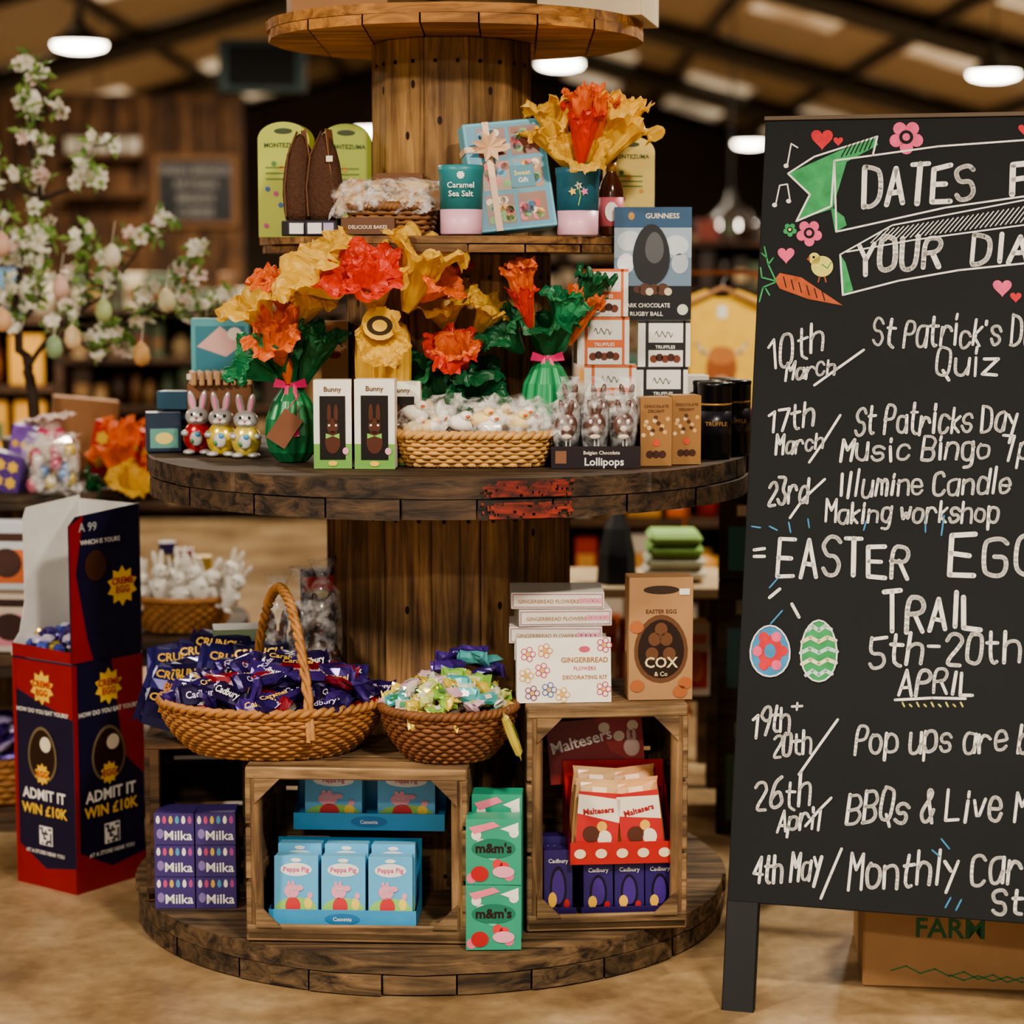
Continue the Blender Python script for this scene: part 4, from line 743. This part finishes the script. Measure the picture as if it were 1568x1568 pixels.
oval(1262,408,17,16,CY,1); oval(1250,396,9,9,CY,1); fillp([(1238,397),(1243,392),(1243,401)],CO,2); stroke([(1258,424),(1256,432)],2,CO); stroke([(1266,424),(1268,432)],2,CO); oval(1249,394,2,2,BK,3); stroke([(1262,405),(1270,411),(1276,402)],1.6,CG,2)
fillp([(1188,428),(1196,418),(1230,425),(1294,468),(1240,458),(1196,442)],CO,1)
for i in range(6): stroke([(1202+12*i,424+4.5*i),(1206+12*i,440+4*i)],1.6,BK,2)
for s in (((1190,430),(1178,405),(1172,378)),((1190,432),(1170,440),(1164,462)),((1188,430),(1168,425),(1166,410)),((1178,405),(1186,395)),((1176,395),(1168,388)),((1174,442),(1180,452))): stroke(s,2.5,CG)
for s in (((1208,252),(1214,220),(1224,226)),((1190,312),(1196,284),(1208,282),(1212,306)),): stroke(s,2.2,CW)
for u,v in((1206,254),(1188,314),(1210,308)): oval(u,v,4,3.5,CW,1,10)
oval(1181,997,31,39,CBl,1,26,.08); oval(1181,997,20,24,CR,2); 
for k in range(6): a=k*1.047; oval(1181+20*math.cos(a),997+25*math.sin(a),8,8,CP if k%2 else CR,3,10); 
oval(1181,997,9,11,CBl,4); stroke([(1181+31*math.cos(2*pi*i/20)*(1+.08*math.sin(2*pi*i/20)),997+39*math.sin(2*pi*i/20)) for i in range(21)],2.5,CW,5)
oval(1257,997,28,47,CG,1,26,.08)
for k in range(5):
    v=962+k*17; wd=28*math.sqrt(max(.05,1-((v-997)/47)**2)); stroke([(1257-wd,v+4),(1257-wd/2,v-3),(1257,v+4),(1257+wd/2,v-3),(1257+wd,v+2)],6,P('#e8dcb0',.95) if k%2 else P('#b8d8c8',.95),3)
stroke([(1257+28*math.cos(2*pi*i/20)*(1+.08*math.sin(2*pi*i/20)),997+47*math.sin(2*pi*i/20)) for i in range(21)],2.5,CW,5)
# rear leg frame of the A-board
bb.M=Matrix()
tl=O_+up_*BH; tr_=tl+rx_*BW; back=Vector((math.sin(r15),math.cos(r15),0))
for p in(tl+rx_*.03,tr_-rx_*.03): q=p+back*.42; q.z=.0; bb.tube([p+back*.03,q],.022,BKE,4,smooth=False)
m0=tl+rx_*.03+back*.30; m1=tr_-rx_*.03+back*.30; m0.z=m1.z=.45; bb.tube([m0,m1],.018,BKE,4,smooth=False)
bb.finish()
# cardboard carton behind the board
def farm(b,F,w,h):
    b.txt(F,'FARM',w*.30,.105,.055,P('#2e6a3c',.8),1,.02)
    b.line(F,[(w*(.1+.05*i),.035+.012*(i%2)-.002*i) for i in range(14)],.003,P('#3a7a44',.8),1); b.line(F,[(w*(.3+.05*i),.02+.01*((i+1)%2)) for i in range(12)],.003,P('#3a7a44',.8),1)
pbox('cardboard_carton',.97,-.62,0,.56,.34,.27,P('#a87c4a',.75),farm,rot=-6,bev=.004)
# ------------------------------------------------------------ confectionery floor stand (left)
an=math.atan2(.176,.13); wr,wl,hl=.215,.20,.53
b=MB('confectionery_floor_stand'); NV=P('#16133a',.4); RD=P('#98191e',.4); WI=P('#d0ceca',.5)
b.box((wr/2,wl/2,hl/2),(wr,wl,hl),NV,bev=.002)
FRt=FR(0,0,0); FLt=Matrix(((0,0,-1,0),(-1,0,0,wl),(0,1,0,0),(0,0,0,1)))
def art_stand(F,w,left):
    b.poly(F,[(0,0),(w,0),(w,.06),(w*.5,.045),(0,.10)],RD,1)
    if left: b.poly(F,[(0,.525),(0,.46),(w*.3,.44),(w,.40),(w,.525)],RD,1)
    else: b.poly(F,[(w*.55,.525),(w*.7,.3),(w,.24),(w,.525)],RD,1)
    b.rect(F,0,0,w*.06,.525,RD,2)
    b.star(F,w*.5,.465,w*.2,YEL,3); b.txt(F,'CREME',w*.5,.467,w*.1,RED,5,.03); b.txt(F,'EGG',w*.5,.447,w*.1,RED,5,.03)
    b.txt(F,'HOW DO YOU EAT YOURS?',w*.5,.405,w*.068,WHITE,5,.02)
    b.oval(F,w*.48,.31,w*.24,.065,P('#7a6a4a',.4),3,24,egg=.1); b.oval(F,w*.48,.31,w*.21,.058,P('#2e1810',.35),4,24,egg=.1); b.oval(F,w*.54,.335,w*.09,.018,P('#e8dcc0',.4),5); b.star(F,w*.48,.265,w*.13,YEL,6); b.txt(F,'EGG',w*.48,.258,w*.1,RED,7,.03)
    b.txt(F,'ADMIT IT',w*.5,.205,w*.17,WHITE,5,.03); b.txt(F,'WIN £10K',w*.5,.17,w*.165,YEL,5,.03)
    rq=random.Random(5); b.rect(F,w*.4,.1,w*.22,w*.22,WHITE,3)
    for i in range(7):
        for j in range(7):
            if rq.random()<.5: b.rect(F,w*(.41+.028*i),.1+w*(.01+.028*j),w*.026,w*.026,NV,4)
    b.txt(F,'AT A STORE NEAR YOU',w*.5,.078,w*.06,WHITE,5,.02)
art_stand(FRt,wr,False); art_stand(FLt,wl,True)
side=[(0,0),(wr,0),(wr,.345),(wr*.1,.33),(0,.31)]
b.prism(side,-.003,.0,NV,FR(0,0,hl)); b.poly(FR(0,-.0006,hl),[(wr*.0,.31),(wr*.2,.333),(wr*.08,.2),(wr*.22,.05),(wr*.3,.0),(0,0)],RD,1)
Fs=FR(0,-.001,hl); b.star(Fs,wr*.72,.16,wr*.22,YEL,3); b.txt(Fs,'CREME',wr*.72,.165,wr*.1,RED,5,.03); b.txt(Fs,'EGG',wr*.72,.145,wr*.1,RED,5,.03); b.txt(Fs,'WHICH IS YOURS',wr*.42,.265,wr*.07,WHITE,4); b.oval(Fs,wr*.35,.215,wr*.15,.035,P('#4a2a18',.4),3); b.txt(Fs,'A 99',wr*.25,.295,wr*.13,P('#a8b0b0',.6),4)
pts=[(0,0),(0,.02),(wr*.12,.05),(wr*.2,.12),(wr*.2,.31),(wr*.25,.335),(wr,.35),(wr,0)]
b.prism(pts[::-1],-.003,0,WI,FR(0,wl,hl)); b.box((wr-.002,wl/2,hl+.17),(.003,wl,.345),WI)
b.add([(0,0,hl),(0,wl,hl),(0,wl,hl+.03),(0,0,hl+.025)],[(0,3,2,1)],RD)
b.finish((-.984,.03,0),(0,0,an))
hp=heap('foil_mini_eggs',-1.02,.19,.545,.085,.085,.03,60,.03,.024,.022,[fp('#3a2170'),fp('#c8c0d8'),fp('#4a3a8a'),fp('#d8b830'),fp('#4858b0')],12)
# ------------------------------------------------------------ second tiered display (left, behind)
DX=-1.33
b=MB('tiered_wooden_display'); plank_disc(b,0,0,.40,.45,.60,8,(W_RIM,W_RIM),21); staves(b,0,0,.05,.40,.25,14,W_DRUM,22); plank_disc(b,0,0,.80,.84,.44,6,(W_RIM,W_RIM),23); staves(b,0,0,.45,.80,.2,12,W_DRUM,24); plank_disc(b,0,0,0.001,.05,.58,8,(W_RIM,W_RIM),25)
b.finish((DX,1.15,0))
b,l,r=basket('wicker_basket',-.88,.97,.452,.10,.075,.13,.10,.085,8,WK,WK,24); b.finish(l,r)
b=MB('white_chocolate_rabbits')
for i in range(13): bunny(b,Matrix.Translation((-.1+.018*i,-.05+.045*(i%3),.06+.02*(i%2)))@Matrix.Rotation(rnd.uniform(-.7,.7),4,'Y')@Matrix.Rotation(rnd.uniform(-1,1),4,'Z'),.11,WHITE,WHITE,WHITE,CREAM)
b.finish((-.88,.97,.452))
bouquet('wrapped_easter_egg',-1.01,.90,.842,TY,.04,.03,[(TO,.075,.12,E(0,0,-.0,0,-14),40),(TO,.055,.15,E(-.02,0,.02,0,6),42,1.7),(TY,.085,.08,E(.07,-.02,-.02,0,45),43),(TY,.06,.07,E(.02,-.05,-.02,40,10),46),(TO,.05,.08,E(.05,-.03,-.0,20,40),47)])
bouquet('wrapped_easter_egg',-1.19,.86,.842,P('#c8b8a8',.4),.065,.15,[(TG,.07,.07,E(.07,0,-.05,0,50),44),(P('#d8c0b8',.4),.06,.06,E(0,0,.13,0,-10),45)])
b=MB('bag_of_foil_eggs'); wrap_piece(b,Matrix.Translation((0,0,.07))@Matrix.Rotation(pi/2,4,'Y')@Matrix.Rotation(pi/2,4,'X'),.17,.14,.09,CE2,None,.2,random.Random(2))
for i in range(22): b.ell((-.05+.1*((i*.381)%1),-.02+.04*((i*.7)%1),.02+.09*((i*.23)%1)),(.017,.014,.02),fp(['#c85a7a','#d8c04a','#5a8ac0','#d8d0c8'][i%4]),seg=8,rings=6)
b.finish((-1.17,.75,.842))
for i,(x,y,w_,h_,c) in enumerate(((-1.09,1.10,.15,.15,'#d0281c'),(-1.33,.80,.12,.10,'#5a3a8c'),(-1.30,.90,.08,.16,'#8a5ac0'))): pbox('sweet_box',x,y,.842,w_,.05,h_,P(c,.45),lambda b,F,w,h:[b.star(F,w*(.2+.3*(k%3)),h*(.28+.42*(k//3)),w*.14,YEL,2,6) for k in range(6)],rot=-15,roll=12)
pbox('cardboard_box',-1.20,1.24,.842,.18,.12,.21,P('#9a6a3a',.75),rot=14,roll=6)
def art_misc(c1,c2):
    return lambda b,F,w,h:(b.rect(F,w*.08,h*.1,w*.84,h*.5,P(c1,.5),1),b.oval(F,w*.5,h*.4,w*.28,h*.22,P(c2,.5),2),b.rect(F,w*.15,h*.72,w*.7,h*.12,P(c2,.5),1))
for x,y,z,w_,h_,c,a1,a2 in((-1.26,.62,.452,.15,.16,'#d8c8b8','#e0889c','#3a1c14'),(-1.26,.60,.613,.14,.17,'#c8d0d8','#d86a2a','#4a2a20'),(-1.43,.66,.452,.13,.2,'#8a2a2a','#e8a8b8','#3a2a5a')): pbox('confectionery_carton',x,y,z,w_,.08,h_,P(c,.5),art_misc(a1,a2),rot=-5)
for i in range(3): pbox('confectionery_carton',-.96+.05*i,1.22,.452,.046,.06,.2-.02*i,P(['#3a2170','#a83040','#d8b030'][i],.4),art_misc('#4a2c8a','#e0c030'),rot=8)
b,l,r=basket('wicker_basket',-1.33,.72,.052,.12,.08,.15,.1,.11,7,WK,WK,22); b.finish(l,r)
heap('wrapped_chocolate_bars',-1.33,.72,.165,.13,.09,.09,40,.08,.04,.02,[fp('#3a2170'),fp('#4a2c8a'),fp('#b8a8d8')],33)
# ------------------------------------------------------------ blossom tree with hanging eggs
b=MB('blossom_tree'); BR=P('#3c2a1c',.8); rt_=random.Random(17); PET=P('#f6f0e2',.6,trans=.2); PETP=P('#f0d2d0',.6,trans=.2); LF=P('#5f8a34',.55,trans=.2); LF2=P('#86a84c',.55,trans=.2)
brs=[[(55,690),(52,600),(48,560),(30,500),(40,400),(75,300),(60,200),(65,100)],[(48,560),(100,490),(170,440),(200,390),(240,345)],[(100,490),(180,500),(240,470),(290,430),(300,385)],[(240,470),(300,480),(350,460)],[(30,500),(0,460),(-50,430)],[(75,300),(130,280),(155,220)],[(40,400),(0,350),(-30,250)],[(170,440),(130,415),(120,340)],[(60,200),(95,170),(90,120)],[(75,300),(20,260),(5,200)],[(100,490),(140,530),(200,520)],[(30,500),(70,460),(75,400),(100,360)]]
def tc_(p,y): return Vector(((p[0]-55)*.001745,y,(640-p[1])*.00172))
for bi,br in enumerate(brs):
    yy=0 if bi==0 else rt_.uniform(-.18,.18); pts=[]; n=len(br)
    for i,p in enumerate(br): pts.append(tc_(p,(yy*i/(n-1)) if bi else rt_.uniform(-.01,.01)))
    fine=[]
    for i in range(n-1):
        for k in range(4): fine.append(pts[i].lerp(pts[i+1],k/4)+Vector((rt_.uniform(-1,1),rt_.uniform(-1,1),rt_.uniform(-1,1)))*.006)
    fine.append(pts[-1]); m=len(fine); r0=.018 if bi==0 else .008
    b.tube(fine,[r0*(1-.8*i/(m-1)) for i in range(m)],BR,6)
    for i,p in enumerate(fine):
        if bi==0 and i<12: continue
        if bi and i<3: continue
        for tw in range(rt_.choice((1,1,2,2))):
            d=Vector((rt_.uniform(-1,1),rt_.uniform(-1,.6),rt_.uniform(-.4,1))).normalized(); e_=p+d*rt_.uniform(.01,.055); b.tube([p,e_],.0022,BR,4)
            for f in range(rt_.choice((0,1,2,4))):
                cpos=e_+Vector((rt_.uniform(-1,1),rt_.uniform(-1,1),rt_.uniform(-1,1)))*.016; ax=Vector((rt_.uniform(-1,1),rt_.uniform(-1.6,0),rt_.uniform(-.6,1))).normalized(); q=ax.to_track_quat('Z','X').to_matrix().to_4x4()
                mm=PET if rt_.random()<.9 else PETP; s_=rt_.uniform(.016,.025)
                for k in range(5):
                    T=Matrix.Translation(cpos)@q@Matrix.Rotation(k*1.2566,4,'Z'); b.add([(0,0,0),(s_*.45,-s_*.42,s_*.2),(s_*1.0,-s_*.25,s_*.4),(s_*1.0,s_*.25,s_*.4),(s_*.45,s_*.42,s_*.2)],[(0,1,2,3,4)],mm,False,T)
                b.ell(cpos+ax*.002,(.003,.003,.003),YEL,seg=5,rings=4)
            for f in range(5):
                T=Matrix.Translation(e_+Vector((rt_.uniform(-1,1),rt_.uniform(-1,1),rt_.uniform(-1,1)))*.012)@Matrix.Rotation(rt_.uniform(0,6.28),4,'Z')@Matrix.Rotation(rt_.uniform(-1.3,1.3),4,'Y')@Matrix.Rotation(rt_.uniform(-1,1),4,'X'); s_=rt_.uniform(.032,.05)
                b.add([(0,0,0),(s_*.5,-s_*.25,.004),(s_,0,0),(s_*.5,s_*.25,.004)],[(0,1,2,3)],LF if f%2 else LF2,False,T)
for p,c in(((30,485),'#e0ac78'),((183,470),'#a8b878'),((245,535),'#d8a45c'),((132,512),'#e8c898'),((112,525),'#8aa878'),((280,455),'#d8d0a0'),((8,420),'#d87a3c'),((30,370),'#e0b098'),((115,435),'#d8b0a0'),((205,388),'#d8d0b8')):
    q=tc_(p,rt_.uniform(-.22,-.1)); b.lathe([(.001,-.032),(.016,-.026),(.023,-.008),(.019,.015),(.009,.028),(.001,.032)],P(c,.5),tuple(q),14); b.tube([q+Vector((0,0,.03)),q+Vector((0,.05,.09))],.001,CREAM,4)
b.lathe([(.07,-.168),(.085,-.06),(.09,-.055),(.085,-.05),(.001,-.06)],P('#6b5a48',.7),(0,0,0),20)
b.finish((-1.29,1.07,1.01))
# ------------------------------------------------------------ far shelving and goods
WS=wood('shelf_wood','#3a2414','#7a5430','X',8)
def shelving(x,y,w,d,h,n,rot,seed,pal,hmin=.4,side='#2e2018'):
    rr=random.Random(seed); b=MB('shelving_unit'); 
    for i in range(n+1): b.box((0,0,.08+(h-.1)*i/n),(w,d,.03),WS,bev=.003)
    for q in(-1,1): b.box((q*w/2,0,h/2),(.04,d,h),WS,bev=.004)
    b.box((0,d/2-.01,h/2),(w,.02,h),P(side,.8)); o=b.finish((x,y,0),(0,0,math.radians(rot)))
    g=MB('shelf_goods'); sh=(h-.1)/n
    for i in range(n+1):
        cx=-w/2+.06; H_=sh if i<n else .26
        while cx<w/2-.1:
            ww=rr.uniform(.06,.16); hh=min(H_-.06,rr.uniform(hmin,.9)*H_); z0=.096+sh*i; c=rr.choice(pal)
            if rr.random()<.35: g.lathe([(ww*.4,0),(ww*.42,hh*.7),(ww*.2,hh*.82),(ww*.2,hh),(.001,hh)],P(c,.35),(cx+ww/2,-d*.2,z0),10)
            else: g.box((cx+ww/2,-d*.18,z0+hh/2),(ww*.92,d*.5,hh),P(c,.5),bev=.006); g.rect(FR(cx+ww*.15,-d*.18-d*.25,z0),0,hh*.25,ww*.7,hh*.35,P(rr.choice(pal),.5),2)
            cx+=ww+rr.uniform(0,.02)
    g.finish(parent=o); return o
pal1=['#b86c2c','#e87c2c','#e8d8b8','#6a4224','#3a6a4a','#f0b030','#a82a20','#e8e0d0','#4a3424','#5a8ab0','#e8e0d0']
pal2=['#4a3628','#8a6034','#3a302a','#b08850','#8a3c2a','#c8aa78','#54664a','#d8c8a8']
shelving(-2.75,4.2,1.7,.45,1.22,4,12,1,pal1); shelving(-1.75,7.6,1.6,.45,1.2,4,0,2,pal2); shelving(-3.9,8.3,1.7,.45,1.6,5,0,3,pal2); shelving(-5.2,6,1.8,.45,1.45,4,15,9,pal1)
pal3=['#e06a24','#e8a840','#e0d8c8','#b83024','#c8c4b8','#3a6a5a','#e8e0d0']
shelving(.72,3.0,1.1,.4,.98,4,-4,4,pal3); shelving(1.9,3.4,1.2,.4,1.25,4,-8,5,pal3); shelving(2.4,9,2.6,.5,1.6,5,0,6,pal2); shelving(4.6,7,2.0,.5,1.5,5,-10,7,pal2); shelving(.3,12,2.2,.5,1.5,4,0,8,pal2)
# side table with towels and slate cone
b=MB('side_table'); b.box((0,0,.545),(.46,.4,.03),P('#c8b088',.6),bev=.004)
for sx in(-1,1):
    for sy in(-1,1): b.box((sx*.19,sy*.15,.265),(.04,.04,.53),WS,bev=.004)
b.box((0,0,.25),(.40,.32,.02),WS,bev=.003)
b.finish((.36,1.2,0))
b=MB('folded_towels')
for i,c in enumerate(('#d8d4c4','#c8d0b8','#8cc060','#9ac870')): b.box((0,0,.024+.032*i),(.17-.008*i,.18,.031),P(c,.9),bev=.013)
b.finish((.445,1.15,.561))
b=MB('slate_cone_ornament'); b.lathe([(.055,0),(.05,.08),(.035,.15),(.012,.195),(.001,.2)],P('#14161a',.6),seg=6,smooth=False); b.finish((.285,1.08,.561))
for i,(x,c,a1,a2) in enumerate(((.25,'#d86a24','#e8d8c0','#a83024'),(.33,'#b83024','#e8a840','#e8e0d0'),(.42,'#c86a3c','#d8d0c0','#3a2a20'),(.50,'#d8c8b0','#b83024','#e06a24'))): pbox('gift_pack',x,1.02,.261,.07,.08,.2,P(c,.5),art_misc(a1,a2),rot=3)
for i,(z,h,c,a1,a2) in enumerate(((.0,.34,'#2a2620','#3a5a44','#6a7a5a'),(.342,.3,'#34302a','#2a5a58','#8a8a6a'),(.645,.22,'#3a4a48','#2f7a78','#d8c8a0'))):
    pbox('wooden_storage_box',.66,.55,z,.30,.3,h,wood('storage_wood','#2a1c12','#5a4028','X',12),art_misc(a1,a2),rot=-6)
pbox('gift_pack',.58,.60,.867,.08,.06,.2,ORG,art_misc('#c8281c','#e8c8a0'),rot=8); pbox('gift_pack',.68,.60,.867,.08,.06,.16,P('#3a8a8c',.5),art_misc('#e8e0d0','#2a5a5c'),rot=-6)
# yellow jumper on a rail
b=MB('clothes_rail'); CU=P('#b5622c',.35,.6)
b.tube([(-.30,0,0),(-.30,0,1.40),(.45,0,1.40),(.45,0,0)],.013,CU,8); b.tube([(-.30,-.2,.01),(-.30,.2,.01)],.014,CU,6); b.tube([(.45,-.2,.01),(.45,.2,.01)],.014,CU,6)
b.finish((.86,2.2,0))
b=MB('clothes_hanger'); b.tube([(-.13,0,-.06),(0,0,0),(.13,0,-.06)],.008,KRAFT,6); b.tube([(0,0,0),(0,0,.02),(.012,0,.032),(0,0,.045)],.003,GREY,5); b.finish((.675,2.2,1.353))
b=MB('yellow_jumper'); JY=P('#f8c422',.85,sc_=25,bump=.3)
out=[(-.05,.0),(-.14,-.035),(-.19,-.10),(-.215,-.40),(-.15,-.41),(-.135,-.18),(-.14,-.5),(.14,-.5),(.135,-.18),(.15,-.41),(.215,-.40),(.19,-.10),(.14,-.035),(.05,0),(.02,-.025),(-.02,-.025)]
b.prism(out[::-1],-.04,.0,JY,FR(0,-.03,0)); F=FR(0,-.0305,0)
CWB=P('#a85a1c',.7); b.oval(F,0,-.25,.05,.065,CWB,2); b.oval(F,0,-.3,.03,.025,P('#d8a878',.7),3); b.line(F,[(-.08,-.17),(-.06,-.2),(0,-.2),(.06,-.2),(.08,-.17)],.012,P('#d8c8a0',.7),3); b.oval(F,0,-.21,.045,.03,P('#c87a30',.7),4); b.rect(F,-.015,-.09,.03,.04,WHITE,2)
b.finish((.675,2.24,1.345))
print('done')
